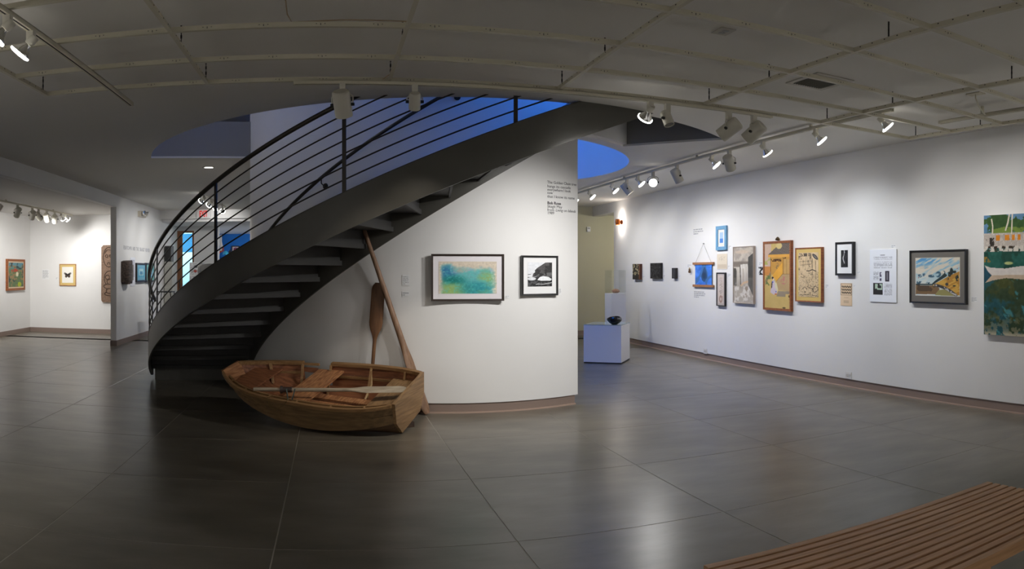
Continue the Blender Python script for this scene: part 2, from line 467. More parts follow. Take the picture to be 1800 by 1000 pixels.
# ================================================================ SUSPENDED GRID AND HANGERS
GZ = 2.795
GU = [-2.085, -.865, .406, 1.635, 2.86, 4.08, 5.245]
GV = [.08, .69, 1.30, 1.91, 2.522, 3.137, 3.765, 4.37, 4.92]
gr = thing('suspended_ceiling_grid', 'cream metal grid of slotted rails hung on chains below the ceiling', 'ceiling grid', (1.6, 2.5, GZ))
M_HOLE = mat('slot_dark', (.03, .026, .02), .8)
for u in GU:
    mb = MB(); mb.box((u - .013, GV[0], GZ), (u + .013, GV[-1], GZ + .003)); mb.box((u - .002, GV[0], GZ + .003), (u + .002, GV[-1], GZ + .036))
    o = obj('main_rail', mb, M_CREAM, gr)
    h = MB(); y = GV[0] + .05
    while y < GV[-1] - .03:
        h.box((u - .0032, y, GZ + .024), (u + .0032, y + .010, GZ + .030)); y += .1016
    h = obj('slot_holes', h, M_HOLE, o, kind='stuff')
    for v in (1.0, 1.75, 2.85, 4.02, 4.84):
        c = MB(); z = GZ + .03; i = 0
        while z < ZC - .001:
            z2 = min(z + .022, ZC)
            a = .005 if i % 2 else .002; b = .007 - a
            c.box((u - a + .004, v - b, z), (u + a + .004, v + b, z2)); z += .02; i += 1
        obj('hanger_chain', c, M_BLACK, gr)
for v in GV:
    mb = MB(); mb.box((GU[0], v - .013, GZ + .0005), (GU[-1], v + .013, GZ + .0032)); mb.box((GU[0], v - .002, GZ + .003), (GU[-1], v + .002, GZ + .034))
    o = obj('cross_rail', mb, M_CREAM, gr)
    h = MB(); x = GU[0] + .2
    while x < GU[-1]:
        h.box((x, v - .003, GZ + .012), (x + .004, v + .003, GZ + .024))
        h.box((x - .024, v - .003, GZ + .019), (x - .018, v + .003, GZ + .023)); h.box((x + .022, v - .003, GZ + .019), (x + .028, v + .003, GZ + .023)); x += .305
    obj('slot_holes', h, M_HOLE, o, kind='stuff')

# ================================================================ LIGHT TRACKS
def track(label, a, b, z, hung=None):
    a, b = Vector((*a, z)), Vector((*b, z)); d = (b - a); along_x = abs(d.x) > abs(d.y)
    t = thing('light_track', label, 'light track', (a + b) / 2, 'light tracks on the ceiling')
    hw_ = .018
    mb = MB(); s = MB()
    lo, hi = Vector((min(a.x, b.x), min(a.y, b.y), z)), Vector((max(a.x, b.x), max(a.y, b.y), z))
    if along_x:
        mb.box((lo.x, lo.y - hw_, z), (hi.x, lo.y - .006, z + .028)); mb.box((lo.x, lo.y + .006, z), (hi.x, lo.y + hw_, z + .028)); mb.box((lo.x, lo.y - hw_, z + .024), (hi.x, lo.y + hw_, z + .03))
        s.box((lo.x + .01, lo.y - .0058, z + .0015), (hi.x - .01, lo.y + .0058, z + .02))
    else:
        mb.box((lo.x - hw_, lo.y, z), (lo.x - .006, hi.y, z + .028)); mb.box((lo.x + .006, lo.y, z), (lo.x + hw_, hi.y, z + .028)); mb.box((lo.x - hw_, lo.y, z + .024), (lo.x + hw_, hi.y, z + .03))
        s.box((lo.x - .0058, lo.y + .01, z + .0015), (lo.x + .0058, hi.y - .01, z + .02))
    obj('track_channel', mb, M_CREAM, t); obj('track_slot', s, M_HOLE, t)
    if hung:
        for q in range(4):
            p = a + d * (q + .5) / 4
            obj('mount_clip', MB().box((p.x - .012, p.y - .012, z + .03), (p.x + .012, p.y + .012, hung)), M_CREAM, t)
    return t
TRX, TRZ = 4.43, 2.872
track('long cream light track on the ceiling beside the wall of pictures', (TRX, 4.36), (TRX, 13.5), TRZ, ZC)
TFY, TFZ = 4.875, 2.762
track('cream light track under the grid edge in front of the stair', (-.255, TFY), (3.50, TFY), TFZ, GZ)
TLX, TLZ = -1.54, 2.762
track('cream light track with dark slot crossing the grid near the alcove side', (TLX, -2), (TLX, 5.33), TLZ, GZ)
T2X, T2Z = 4.98, 2.83
track('short cream light track with a looped cable near the large green painting', (T2X, .3), (T2X, 4.29), T2Z, ZC)
TAX, TAZ = -5.75, 2.715
track('light track on the ceiling of the alcove', (TAX, 6), (TAX, 15.05), TAZ, 2.77)

# ================================================================ SPOTLIGHTS
def rot_to(axis):
    return Vector(axis).normalized()
def spot(kind, mount, target, label, power, size=112, color=(1, .985, .965), blend=1., group='spotlights on the light tracks', lit=None):
    mount, target = Vector(mount), Vector(target)
    t = thing('track_spotlight', label, 'spotlight', mount, group)
    lit = (power > 0) if lit is None else lit
    mb = MB(); mb.box(mount + Vector((-.02, -.02, -.075 if 'can' in kind else -.05)), mount + Vector((.02, .02, .004)))
    obj('track_adapter', mb, M_LAMPW, t)
    piv = mount + Vector((0, 0, -.15 if kind == 'can' else (-.12 if kind == 'small_can' else -.056)))
    ax = (target - piv).normalized()
    side = ax.cross(Vector((0, 0, 1))).normalized()
    if kind == 'can' or kind == 'small_can':
        s = 1. if kind == 'can' else .66
        R, Ln = .062 * s, .19 * s
        back = piv - ax * Ln * .55
        y = MB(); top = mount + Vector((0, 0, -.073))
        for sg in (-1, 1):
            y.tube([top, top + side * sg * R * .8, top + side * sg * (R + .012) + Vector((0, 0, -.02)), piv + side * sg * (R + .012)], .006, 6)
        obj('yoke', y, M_LAMPW, t, True)
        for sg in (-1, 1):
            obj('knob', MB().lathe([(0, .022), (.011, .022), (.012, 0)], piv + side * sg * R, side * sg, 10), M_BLACK, t)
        obj('housing', MB().lathe([(0, 0), (R * .8, 0), (R * .96, .008), (R, .02), (R, Ln), (R * .93, Ln), (R * .9, Ln * .8)], back, ax, 24), M_LAMPW, t, True)
        obj('lamp_face', MB().lathe([(0, Ln * .93), (R * .92, Ln * .93)], back, ax, 24), M_BULB if lit else M_BULB_OFF, t)
        lp = back + ax * (Ln + .01)
    else:
        top = mount + Vector((0, 0, -.046))
        obj('socket', MB().lathe([(0, -.034), (.024, -.034), (.027, -.026), (.026, .016), (.021, .024)], piv, ax, 16), M_LAMPW, t, True)
        obj('swivel', MB().tube([top, piv - ax * .02], .012, 8), M_LAMPW, t, True)
        obj('reflector', MB().lathe([(.019, .022), (.022, .034), (.045, .066), (.057, .082), (.060, .094)], piv, ax, 24), M_CHROME, t, True)
        obj('lamp_face', MB().lathe([(.0605, .085), (.061, .096), (.045, .102), (0, .105)], piv, ax, 24), M_BULB if lit else M_BULB_OFF, t, True)
        lp = piv + ax * .12
    if power > 0:
        ld = bpy.data.lights.new('spot', 'SPOT'); ld.energy = power * E_ART; ld.spot_size = math.radians(size); ld.spot_blend = blend
        ld.color = color; ld.shadow_soft_size = .03
        lo = bpy.data.objects.new('lamp_light', ld); COL.objects.link(lo)
        lo.parent = t; lo.location = lp - mount
        lo.rotation_euler = (target - lp).to_track_quat('-Z', 'Y').to_euler()
    return t
def vR(px, u=TRX):
    th = (px - 900) / F_PX + YAW
    return u * cos(th) / sin(th)
def mR(px): return (TRX, vR(px), TRZ)
COOL = (.90, .95, 1.0); WARM = (1, .90, .76)
def aR(px, z=1.0, dv=.9): return (XR, vR(px) - dv, z)
spot('par', (TRX, 13.25, TRZ), (XR, 12.6, 1.1), 'bare reflector bulb spotlight, farthest one on the picture wall track', 42)
spot('par', (TRX, 12.45, TRZ), (XR, 11.75, 1.1), 'bare bulb spotlight second from the far end of the picture wall track', 50)
spot('par', mR(1036), aR(1036), 'bare bulb spotlight just clear of the drum wall edge on the picture track', 46)
spot('par', mR(1076), aR(1076), 'bare bulb spotlight between the drum wall edge and a tilted can', 46)
spot('can', mR(1102), (XR, 9.5, .9), 'white can spotlight tilted down with a bright rim beside the glaring one', 45)
spot('par', mR(1121), aR(1121), 'bare bulb spotlight just before the glaring can spotlight', 42)
spot('can', mR(1148), (1.3, 2.6, 1.0), 'white can spotlight glaring straight out into the room', 40, 50)
spot('can', mR(1190), (XR, 8.6, .6), 'white can spotlight hanging upright above the blue hanging scroll', 35)
spot('par', mR(1251), aR(1251), 'bare bulb spotlight beside a diamond-tilted can above the waterfall picture', 48)
spot('can', mR(1282), (XR, 8.15, 1.0), 'diamond-tilted white can spotlight between two bare bulbs', 45)
spot('par', mR(1341), (XR, 6.1, 1.15), 'bare bulb spotlight lighting the white text panel', 66, 92, COOL)
spot('par', mR(1434), aR(1434), 'bare bulb spotlight lighting the golden hillside landscape', 40)
spot('par', mR(1549), aR(1549), 'bare bulb spotlight nearest the end of the picture wall track', 40)
def mF(px):
    th = (px - 900) / F_PX + YAW
    return (TFY * math.tan(th), TFY, TFZ)
spot('can', mF(602), (.55, 6.6, .0), 'large white can spotlight hanging in front of the stair rails', 30, 60, WARM, lit=False)
spot('small_can', mF(729), (.75, 6.9, .1), 'small white can spotlight in front of the dark wall handrail', 24, 60, WARM, lit=False)
spot('par', mF(1143), (2.0, 6.95, .85), 'bare reflector bulb spotlight tilted towards the black and white print', 96, 86)
spot('small_can', mF(1173), (2.9, 4.0, .3), 'small white can spotlight with black knob beside the bare bulb', 0)
spot('can', mF(1281), (1.35, 7.05, .7), 'lit white can spotlight tilted towards the teal watercolour', 125, 88)
spot('can', mF(1325), (2.0, 6.9, .7), 'unlit looking white can spotlight with round back at the track end', 45, 90, lit=False)
def mL(v): return (TLX, v, TLZ)
spot('par', mL(3.42), (-3.6, 3.2, .6), 'bare reflector bulb spotlight glowing on the slotted track', 60)
spot('par', mL(3.14), (-3.6, 2.5, .6), 'bare bulb spotlight cut by the picture edge on the slotted track', 60)
spot('par', (T2X, 2.75, T2Z), (XR, 2.0, 1.1), 'bare bulb spotlight aimed past the large green painting', 45)
spot('can', (T2X, 1.2, T2Z), (XR, 1.0, 1.4), 'added unseen fill can spotlight on the short track beyond the large green painting', 80)  # added out of view to raise the ambient light
TBY, TBZ = -3.4, 2.86  # added track and cans behind the camera, lifting the room's bounce light
track('added unseen cream light track by the back wall carrying fill spotlights', (-3.4, TBY), (5.2, TBY), TBZ, ZC)
for i, x in enumerate((-2.8, -1.2, .4, 2.0, 3.6, 4.9)):
    spot('can', (x, TBY, TBZ), (x + .2, -5.2, 1.4), ('first', 'second', 'third', 'fourth', 'fifth', 'sixth')[i] + ' added unseen fill can spotlight along the track by the back wall', 80, 110)
for i, v in enumerate((1.6, .4, -.9)):  # added cans out of view, more ambient fill from the near wall
    spot('can', mL(v), (XL, v + .2, 1.4), ('first', 'second', 'third')[i] + ' added unseen fill can spotlight behind the bare bulbs on the slotted track', 84, 110)
def mA(px):
    th = (px - 900) / F_PX + YAW
    return (TAX, TAX / math.tan(th), TAZ)
spot('can', mA(-4), (UA, 11.3, .8), 'alcove can spotlight half cut off at the picture edge', 95)
spot('can', mA(31), (UA, 13.4, .8), 'alcove can spotlight hanging alone before the cluster', 95)
spot('can', mA(57), (UA, 14.7, .9), 'alcove can spotlight at the near end of the cluster', 90)
spot('can', mA(68), (-5.1, 15.6, 1.1), 'alcove can spotlight with its glowing mouth turned towards the carved board', 46)
spot('can', mA(82), (-6.1, 15.6, 1.0), 'alcove can spotlight in the middle of the cluster', 46)
spot('can', mA(96), (-6.4, 15.6, 1.2), 'alcove can spotlight at the far end of the cluster', 0)
spot('par', mA(108), (-5.3, 15.6, 1.4), 'bare bulb spotlight past the cans in the alcove', 30)
spot('par', mA(115), (-4.9, 15.6, 1.5), 'bare bulb spotlight at the end of the alcove track', 30)
# passage track behind the stair
TPX = -1.9
tp = track('short light track on the ceiling behind the stair rails', (-2.35, 12.6), (-2.35, 15.6), 2.87, ZC)
for v, lab, tg in ((13.0, 'bare bulb spotlight nearest the stair post on the passage track', (XL, 14.0, 1.5)), (13.8, 'second bare bulb spotlight on the passage track behind the stair', (XL, 15.0, 1.5)),
               (14.6, 'third bare bulb spotlight on the passage track right of the stair post', (XL, 15.9, 1.4)), (15.3, 'farthest bare bulb spotlight on the passage track behind the stair', (-3.0, 18.6, 1.4))):
    spot('par', (-2.35, v, 2.87), tg, lab, 62, 85)
# recessed downlight
p = on_z(367, 294, ZC)
t = thing('recessed_downlight', 'round recessed ceiling light glowing beside the stairwell opening', 'downlight', p)
obj('trim_ring', MB().lathe([(.06, -.001), (.095, -.001), (.09, -.008), (.065, -.006)], p, (0, 0, 1), 24), M_LAMPW, t, True)
obj('lamp_face', MB().lathe([(0, -.004), (.066, -.004)], p, (0, 0, 1), 24), mat('downlight_face', (1, 1, 1), .4, emit=(1, .94, .84), estr=5), t)
ld = bpy.data.lights.new('down', 'SPOT'); ld.energy = 60; ld.spot_size = 2.2; ld.spot_blend = .8; ld.color = (1, .92, .8); ld.shadow_soft_size = .06
lo = bpy.data.objects.new('lamp_light', ld); COL.objects.link(lo); lo.parent = t; lo.location = (0, 0, -.03)
# lamps of the rooms beyond: vestibule, blue room, annex
def ceiling_lamp(label, p, power, color, r=.14):
    t = thing('ceiling_lamp', label, 'ceiling lamp', p, 'round ceiling lamps')
    obj('lamp_rim', MB().lathe([(r + .02, 0), (r + .02, -.03), (r, -.03)], p, (0, 0, 1), 24), M_LAMPW, t, True)
    obj('lamp_face', MB().lathe([(0, -.028), (r, -.028)], p, (0, 0, 1), 24), M_BULB, t)
    ld = bpy.data.lights.new('lamp', 'POINT'); ld.energy = power; ld.color = color; ld.shadow_soft_size = .12
    lo = bpy.data.objects.new('lamp_light', ld); COL.objects.link(lo); lo.parent = t; lo.location = (0, 0, -.22)
ceiling_lamp('round lamp on the teal ceiling behind the glazed door', (-4.6, 20.3, 2.654), 120, (.8, .95, 1))
ceiling_lamp('round lamp on the ceiling of the blue room', (-.3, 20.3, 2.66), 130, (.9, .96, 1))
ceiling_lamp('added unseen round lamp upstairs, lightening the drum wall over the lower stair', (-2.6, 7.6, 6.6), 42, (1, .97, .95))  # added lamp, gives the upper drum and slab edge neutral light
ceiling_lamp('round lamp on the annex ceiling past the doorway', (7.3, 13.6, 2.74), 42, (1, .95, .86))

# ================================================================ PICTURES: numpy painters (x right 0..1, y up 0..1, sRGB 0..1)
def vnoise(X, Y, sx, sy, seed):
    r = np.random.RandomState(seed); g = r.rand(64, 64)
    x, y = X * sx, Y * sy; xi, yi = np.floor(x).astype(int), np.floor(y).astype(int); fx, fy = x - xi, y - yi
    fx, fy = fx * fx * (3 - 2 * fx), fy * fy * (3 - 2 * fy)
    G_ = lambda a, b: g[a % 64, b % 64]
    return (G_(xi, yi) * (1 - fx) + G_(xi + 1, yi) * fx) * (1 - fy) + (G_(xi, yi + 1) * (1 - fx) + G_(xi + 1, yi + 1) * fx) * fy
def fbm(X, Y, sx, sy, seed, n=4):
    t, a, s = 0, .5, 0
    for i in range(n):
        t = t + a * vnoise(X, Y, sx * 2 ** i, sy * 2 ** i, seed + i); s += a; a *= .55
    return t / s
C8 = lambda r, g, b: np.array((r, g, b)) / 255.
def base(X, c): return np.tile(np.array(c, float), (len(X), 1))
def mix(A, c, t):
    t = np.clip(t, 0, 1)[:, None]; return A * (1 - t) + np.array(c) * t
def sm(e0, e1, x):
    t = np.clip((x - e0) / (e1 - e0), 0, 1); return t * t * (3 - 2 * t)
def inell(X, Y, cx, cy, rx, ry): return sm(1.15, .85, np.sqrt(((X - cx) / rx) ** 2 + ((Y - cy) / ry) ** 2))
def inrect(X, Y, x0, x1, y0, y1): return ((X > x0) & (X < x1) & (Y > y0) & (Y < y1)).astype(float)
def inpoly(x, y, pts):
    r = np.zeros(len(x), bool); n = len(pts)
    for i in range(n):
        x0, y0 = pts[i]; x1, y1 = pts[(i + 1) % n]
        if y0 == y1: continue
        c = ((y0 > y) != (y1 > y)) & (x < (x1 - x0) * (y - y0) / (y1 - y0) + x0); r ^= c
    return r.astype(float)
def near_line(x, y, pts, w):
    d = np.full(len(x), 1e9)
    for (x0, y0), (x1, y1) in zip(pts, pts[1:]):
        L = (x1 - x0) ** 2 + (y1 - y0) ** 2; t = np.clip(((x - x0) * (x1 - x0) + (y - y0) * (y1 - y0)) / L, 0, 1)
        d = np.minimum(d, np.hypot(x - x0 - t * (x1 - x0), y - y0 - t * (y1 - y0)))
    return sm(w * 1.15, w * .75, d)
def art_teal(X, Y):
    A = base(X, C8(216, 203, 184)); n = fbm(X, Y, 4, 3, 3); n2 = fbm(X, Y, 11, 8, 9); n3 = fbm(X, Y, 34, 22, 19, 3)
    e = .10 * (n2 - .5) + .05 * (n3 - .5); edge = sm(.0, .10, X + e) * sm(1.0, .88, X + e)
    top = .86 - .06 * X + .05 * np.sin(X * 6.5 + 1.2) - .14 * sm(.78, 1, X) + .16 * (n2 - .5)
    m = sm(top + .07, top - .10, Y) * edge
    A = mix(A, C8(104, 184, 186), m * .92); A = mix(A, C8(64, 132, 172), m * sm(.30, .02, np.hypot(X - .13, (Y - .66) * .8)) * 1.1)
    A = mix(A, C8(166, 182, 204), m * sm(.44, .6, n2) * sm(.55, .78, Y) * (X > .2) * .95); A = mix(A, C8(176, 186, 174), m * sm(.16, .04, np.hypot((X - .38) * .8, Y - .76)))
    A = mix(A, C8(34, 134, 128), m * sm(.26, .05, np.hypot((X - .25) * .75, Y - .40)) * .95); A = mix(A, C8(158, 190, 120), m * sm(.30, .1, np.hypot((X - .24) * .6, Y - .10)))
    A = mix(A, C8(150, 186, 128), m * sm(.22, .05, np.hypot((X - .85) * .9, Y - .5))); A = mix(A, C8(44, 146, 156), m * sm(.34, .1, np.hypot((X - .62) * .8, Y - .15)) * .8)
    A = mix(A, C8(126, 176, 122), m * sm(.5, .66, n) * .4); A = mix(A, C8(70, 176, 170), m * sm(.52, .62, n3) * .4); A = mix(A, C8(224, 212, 190), sm(.56, .68, n3) * sm(.7, 1, np.abs(X - .5) * 2) * .7)
    return np.clip(A + (n3 - .5)[:, None] * .14, 0, 1)
def art_rocks(X, Y):
    x, y = 1308 + 267 * X, 222 + 300 * (1 - Y); n = fbm(X, Y, 5, 5, 21); n2 = fbm(X, Y, 16, 16, 4)
    A = base(X, C8(226, 228, 232)); d = C8(56, 55, 55)
    A = mix(A, C8(70, 70, 70), near_line(x, y, [(1308, 372), (1338, 372)], 3))
    A = mix(A, d, inpoly(x, y, [(1358, 400), (1366, 362), (1388, 345), (1384, 322), (1408, 292), (1450, 262), (1500, 224), (1580, 215), (1580, 410)]))
    A = mix(A, C8(112, 112, 112), inpoly(x, y, [(1400, 385), (1440, 360), (1580, 345), (1580, 402), (1380, 402)]) * (n2 > .45) * .8); A = mix(A, C8(92, 90, 90), (A[:, 0] < .3) * (n > .55) * .8)
    A = mix(A, C8(50, 50, 51), (y > 402).astype(float)); A = mix(A, C8(88, 88, 90), (y > 450) * (n2 > .52) * .8)
    A = mix(A, C8(222, 224, 228), sm(1.1, .9, np.hypot((x - 1350) / 47, (y - 426) / 21))); A = mix(A, C8(236, 238, 240), inpoly(x, y, [(1412, 440), (1440, 404), (1480, 392), (1535, 404), (1572, 432), (1556, 450), (1450, 450)]))
    A = mix(A, C8(214, 216, 218), near_line(x, y, [(1398, 498), (1410, 492), (1480, 494), (1570, 476)], 3.5)); A = mix(A, C8(28, 28, 29), near_line(x, y, [(1420, 460), (1570, 462)], 6))
    return np.clip(A + (n2 - .5)[:, None] * .12, 0, 1)
def art_scroll(X, Y):
    x, y = 138 + 177 * X, 455 + 240 * (1 - Y); n = fbm(X, Y, 3, 4, 2); A = np.clip(base(X, C8(70, 132, 230)) + (n - .5)[:, None] * .36, 0, 1)
    A = mix(A, C8(62, 112, 176), inpoly(x, y, [(215, 455), (255, 455), (256, 500), (275, 560), (270, 640), (215, 640), (196, 600), (178, 650), (140, 690), (138, 640), (180, 590), (205, 520)]))
    A = mix(A, C8(46, 82, 126), inpoly(x, y, [(232, 500), (246, 500), (262, 550), (270, 600), (258, 645), (235, 660), (212, 640), (205, 595), (218, 545)])); A = mix(A, C8(34, 62, 96), sm(1.3, .5, np.hypot((x - 236) / 22, (y - 588) / 42)))
    A = mix(A, C8(60, 108, 168), near_line(x, y, [(250, 695), (262, 640), (290, 606), (318, 592)], 13)); A = mix(A, C8(60, 116, 216), sm(1.2, .8, np.hypot((x - 232) / 22, (y - 680) / 14)))
    return A
def art_falls(X, Y):
    x, y = 62 + 243 * X, 175 + 630 * (1 - Y); n = fbm(X, Y, 4, 7, 6); n2 = fbm(X, Y, 22, 4, 12); n3 = fbm(X, Y, 9, 16, 15)
    A = mix(base(X, C8(168, 158, 148)), C8(196, 186, 172), sm(.42, .62, n)); A = mix(A, C8(206, 186, 164), sm(1.3, .6, np.hypot((x - 170) / 90, (y - 228) / 22)) * .8)
    A = mix(A, C8(128, 118, 108), sm(325, 350, y)); A = mix(A, C8(150, 140, 128), sm(375, 420, y))
    A = mix(A, C8(84, 80, 74), inpoly(x, y, [(62, 412), (92, 414), (102, 450), (100, 620), (62, 610)]))
    A = mix(A, C8(214, 206, 194), inpoly(x, y, [(66, 402), (138, 400), (146, 640), (102, 650), (102, 450), (94, 412), (66, 412)]) * (.55 + .55 * n2) * sm(720, 420, y)); A = mix(A, C8(92, 86, 78), inpoly(x, y, [(140, 380), (152, 380), (160, 620), (146, 640)]))
    A = mix(A, C8(226, 220, 210), inpoly(x, y, [(150, 370), (240, 366), (243, 600), (158, 630)]) * (.5 + .65 * n2) * sm(760, 400, y)); A = mix(A, C8(150, 132, 112), near_line(x, y, [(182, 420), (186, 600)], 5) * .6 + near_line(x, y, [(218, 400), (220, 600)], 4) * .4)
    A = mix(A, C8(214, 168, 122), near_line(x, y, [(158, 612), (190, 580), (243, 566)], 12) * .7); A = mix(A, C8(176, 166, 154), sm(590, 680, y)); A = mix(A, C8(140, 122, 104), sm(1.3, .4, np.hypot((x - 215) / 32, (y - 690) / 90)) * .8)
    A = mix(A, C8(220, 214, 206), sm(.50, .64, n3) * sm(560, 650, y) * .9); A = mix(A, C8(80, 78, 74), inpoly(x, y, [(243, 292), (303, 244), (306, 730), (262, 640), (244, 600)])); A = mix(A, C8(196, 188, 178), (inrect(x, y, 62, 306, 520, 805)) * .16)  # pale lower part: glazing reflection painted into the picture colours
    return np.clip(A + (n3 - .5)[:, None] * .08, 0, 1)
def art_court(X, Y):
    x, y = 430 + 310 * X, 120 + 765 * (1 - Y); n = fbm(X, Y, 5, 12, 41); n2 = fbm(X, Y, 18, 40, 44)
    A = base(X, C8(206, 178, 112)); A = mix(A, C8(206, 178, 160), inrect(x, y, 430, 515, 120, 390)); A = mix(A, C8(176, 176, 96), sm(.46, .6, n) * inrect(x, y, 430, 570, 120, 370))
    roof = inpoly(x, y, [(474, 252), (560, 178), (640, 120), (745, 118), (745, 250)]); A = mix(A, C8(84, 74, 68), roof); A = mix(A, C8(150, 138, 126), roof * (np.sin((x + y * .55) * .42) > .55))
    A = mix(A, C8(214, 192, 130), sm(1.15, .85, np.hypot((x - 612) / 36, (y - 150) / 38))); A = mix(A, C8(224, 166, 76), inrect(x, y, 476, 745, 252, 284)); A = mix(A, C8(202, 152, 74), inrect(x, y, 505, 745, 284, 490))
    A = mix(A, C8(84, 54, 30), (inrect(x, y, 512, 640, 302, 336) + inrect(x, y, 650, 722, 288, 304)) * (n2 > .47)); A = mix(A, C8(196, 158, 98), inrect(x, y, 668, 736, 312, 480)); A = mix(A, C8(110, 76, 40), near_line(x, y, [(506, 284), (508, 540)], 3) + near_line(x, y, [(662, 300), (662, 480)], 2.5) + near_line(x, y, [(704, 306), (704, 478)], 2))
    A = mix(A, C8(128, 110, 84), sm(1.2, .8, np.hypot((x - 588) / 18, (y - 385) / 36)) * (n2 > .4) * .8); A = mix(A, C8(206, 140, 74), inrect(x, y, 430, 504, 390, 500)); A = mix(A, C8(228, 168, 66), inpoly(x, y, [(528, 500), (652, 345), (654, 482), (582, 566)]))
    A = mix(A, C8(120, 86, 46), near_line(x, y, [(580, 568), (655, 482), (742, 484)], 2.5)); A = mix(A, C8(186, 158, 116), inpoly(x, y, [(582, 568), (655, 484), (742, 484), (742, 685), (600, 670)])); A = mix(A, C8(190, 126, 118), sm(1.2, .8, np.hypot((x - 668) / 38, (y - 555) / 46)) * (n2 > .47))
    A = mix(A, C8(150, 128, 96), inpoly(x, y, [(436, 560), (510, 450), (512, 480), (440, 620)])); A = mix(A, C8(104, 124, 70), inrect(x, y, 448, 500, 500, 625) * (n > .5)); A = mix(A, C8(150, 136, 116), inpoly(x, y, [(600, 682), (742, 680), (742, 712), (690, 716), (690, 748), (580, 748), (590, 715)]))
    A = mix(A, C8(204, 190, 202), inpoly(x, y, [(528, 556), (556, 556), (588, 640), (586, 716), (548, 728), (504, 700), (518, 610)])); A = mix(A, C8(216, 208, 172), inpoly(x, y, [(556, 572), (582, 590), (600, 660), (592, 692), (562, 640)])); A = mix(A, C8(48, 40, 46), sm(1.2, .8, np.hypot((x - 533) / 13, (y - 528) / 14)) + inpoly(x, y, [(520, 570), (532, 575), (526, 640), (512, 660)]))
    A = mix(A, C8(232, 208, 184), sm(1.2, .8, np.hypot((x - 543) / 8, (y - 543) / 11))); A = mix(A, C8(92, 104, 170), sm(1.2, .8, np.hypot((x - 532) / 10, (y - 578) / 10)) + sm(1.2, .8, np.hypot((x - 574) / 7, (y - 690) / 9))); A = mix(A, C8(192, 110, 70), sm(1.2, .8, np.hypot((x - 572) / 16, (y - 718) / 8)))
    A = mix(A, C8(60, 54, 40), sm(1.2, .8, np.hypot((x - 732) / 10, (y - 752) / 26)) * (n2 > .4) + sm(1.2, .8, np.hypot((x - 672) / 20, (y - 876) / 10)) * .8)
    return np.clip(A + (n - .5)[:, None] * .06, 0, 1)
def art_canoe(X, Y):
    x, y = 78 + 532 * X, 83 + 822 * (1 - Y); n = fbm(X, Y, 6, 9, 61); n2 = fbm(X, Y, 24, 34, 62); n3 = fbm(X * .8 - Y * .5, Y + X * .4, 5, 13, 63)
    A = base(X, C8(54, 72, 48)); A = mix(A, C8(40, 86, 92), sm(.46, .6, n)); A = mix(A, C8(74, 140, 146), sm(.60, .66, n3) * .9); A = mix(A, C8(80, 84, 40), sm(.54, .64, fbm(X, Y, 5, 7, 66)) * .8)
    A = mix(A, C8(150, 140, 112), sm(700, 905, y) * (n2 > .52) * .7); A = mix(A, C8(178, 170, 146), sm(870, 900, y) * (n2 > .45))
    A = mix(A, C8(38, 96, 84), inrect(x, y, 0, 700, 318, 452)); A = mix(A, C8(30, 74, 62), inrect(x, y, 0, 700, 318, 452) * sm(.5, .6, n)); A = mix(A, C8(186, 196, 130), sm(1.2, .7, np.hypot((x - 268) / 34, (y - 414) / 11))); A = mix(A, C8(150, 120, 50), inrect(x, y, 80, 130, 370, 405) * (n2 > .56))
    A = mix(A, C8(98, 140, 174), (y < 215).astype(float)); A = mix(A, C8(58, 92, 44), (y < 200) * (n > .46)); A = mix(A, C8(52, 84, 40), sm(1.2, .9, np.hypot((x - 195) / 60, (y - 115) / 60)) * (n2 > .3)); A = mix(A, C8(116, 140, 58), inpoly(x, y, [(120, 222), (150, 182), (230, 168), (420, 176), (620, 165), (620, 222)]) * (n2 > .34))
    A = mix(A, C8(206, 196, 186), inrect(x, y, 0, 700, 208, 306) * (n2 > .28)); A = mix(A, C8(146, 134, 122), inrect(x, y, 0, 700, 208, 300) * (np.sin(x * .8 + 6 * n2) > .75)); A = mix(A, C8(54, 48, 42), inrect(x, y, 122, 158, 240, 300) * (n2 > .46))
    for a, b in ((173, 203), (240, 274), (292, 314), (334, 356), (400, 430), (470, 500), (540, 570)): A = mix(A, C8(226, 140, 34), inrect(x, y, a, b, 220, 258))
    A = mix(A, C8(216, 208, 196), inrect(x, y, 0, 700, 298, 334) * (n2 > .5)); A = mix(A, C8(70, 56, 42), inrect(x, y, 110, 700, 298, 334) * (n2 < .42))
    for pts, w in (([(145, 205), (147, 160), (138, 112)], 5), ([(245, 190), (262, 140), (275, 75)], 6), ([(290, 215), (296, 60)], 5), ([(430, 210), (440, 60)], 5), ([(520, 215), (505, 60)], 5)): A = mix(A, C8(222, 212, 190), near_line(x, y, pts, w))
    A = mix(A, C8(36, 80, 98), inpoly(x, y, [(80, 436), (142, 495), (82, 548)])); A = mix(A, C8(200, 178, 154), inpoly(x, y, [(88, 548), (140, 496), (620, 486), (620, 532), (360, 522), (250, 514), (150, 530)])); A = mix(A, C8(222, 214, 206), inpoly(x, y, [(84, 428), (130, 444), (240, 450), (360, 434), (620, 420), (620, 486), (140, 496), (110, 470)]))
    return np.clip(A + (n2 - .5)[:, None] * .10, 0, 1)
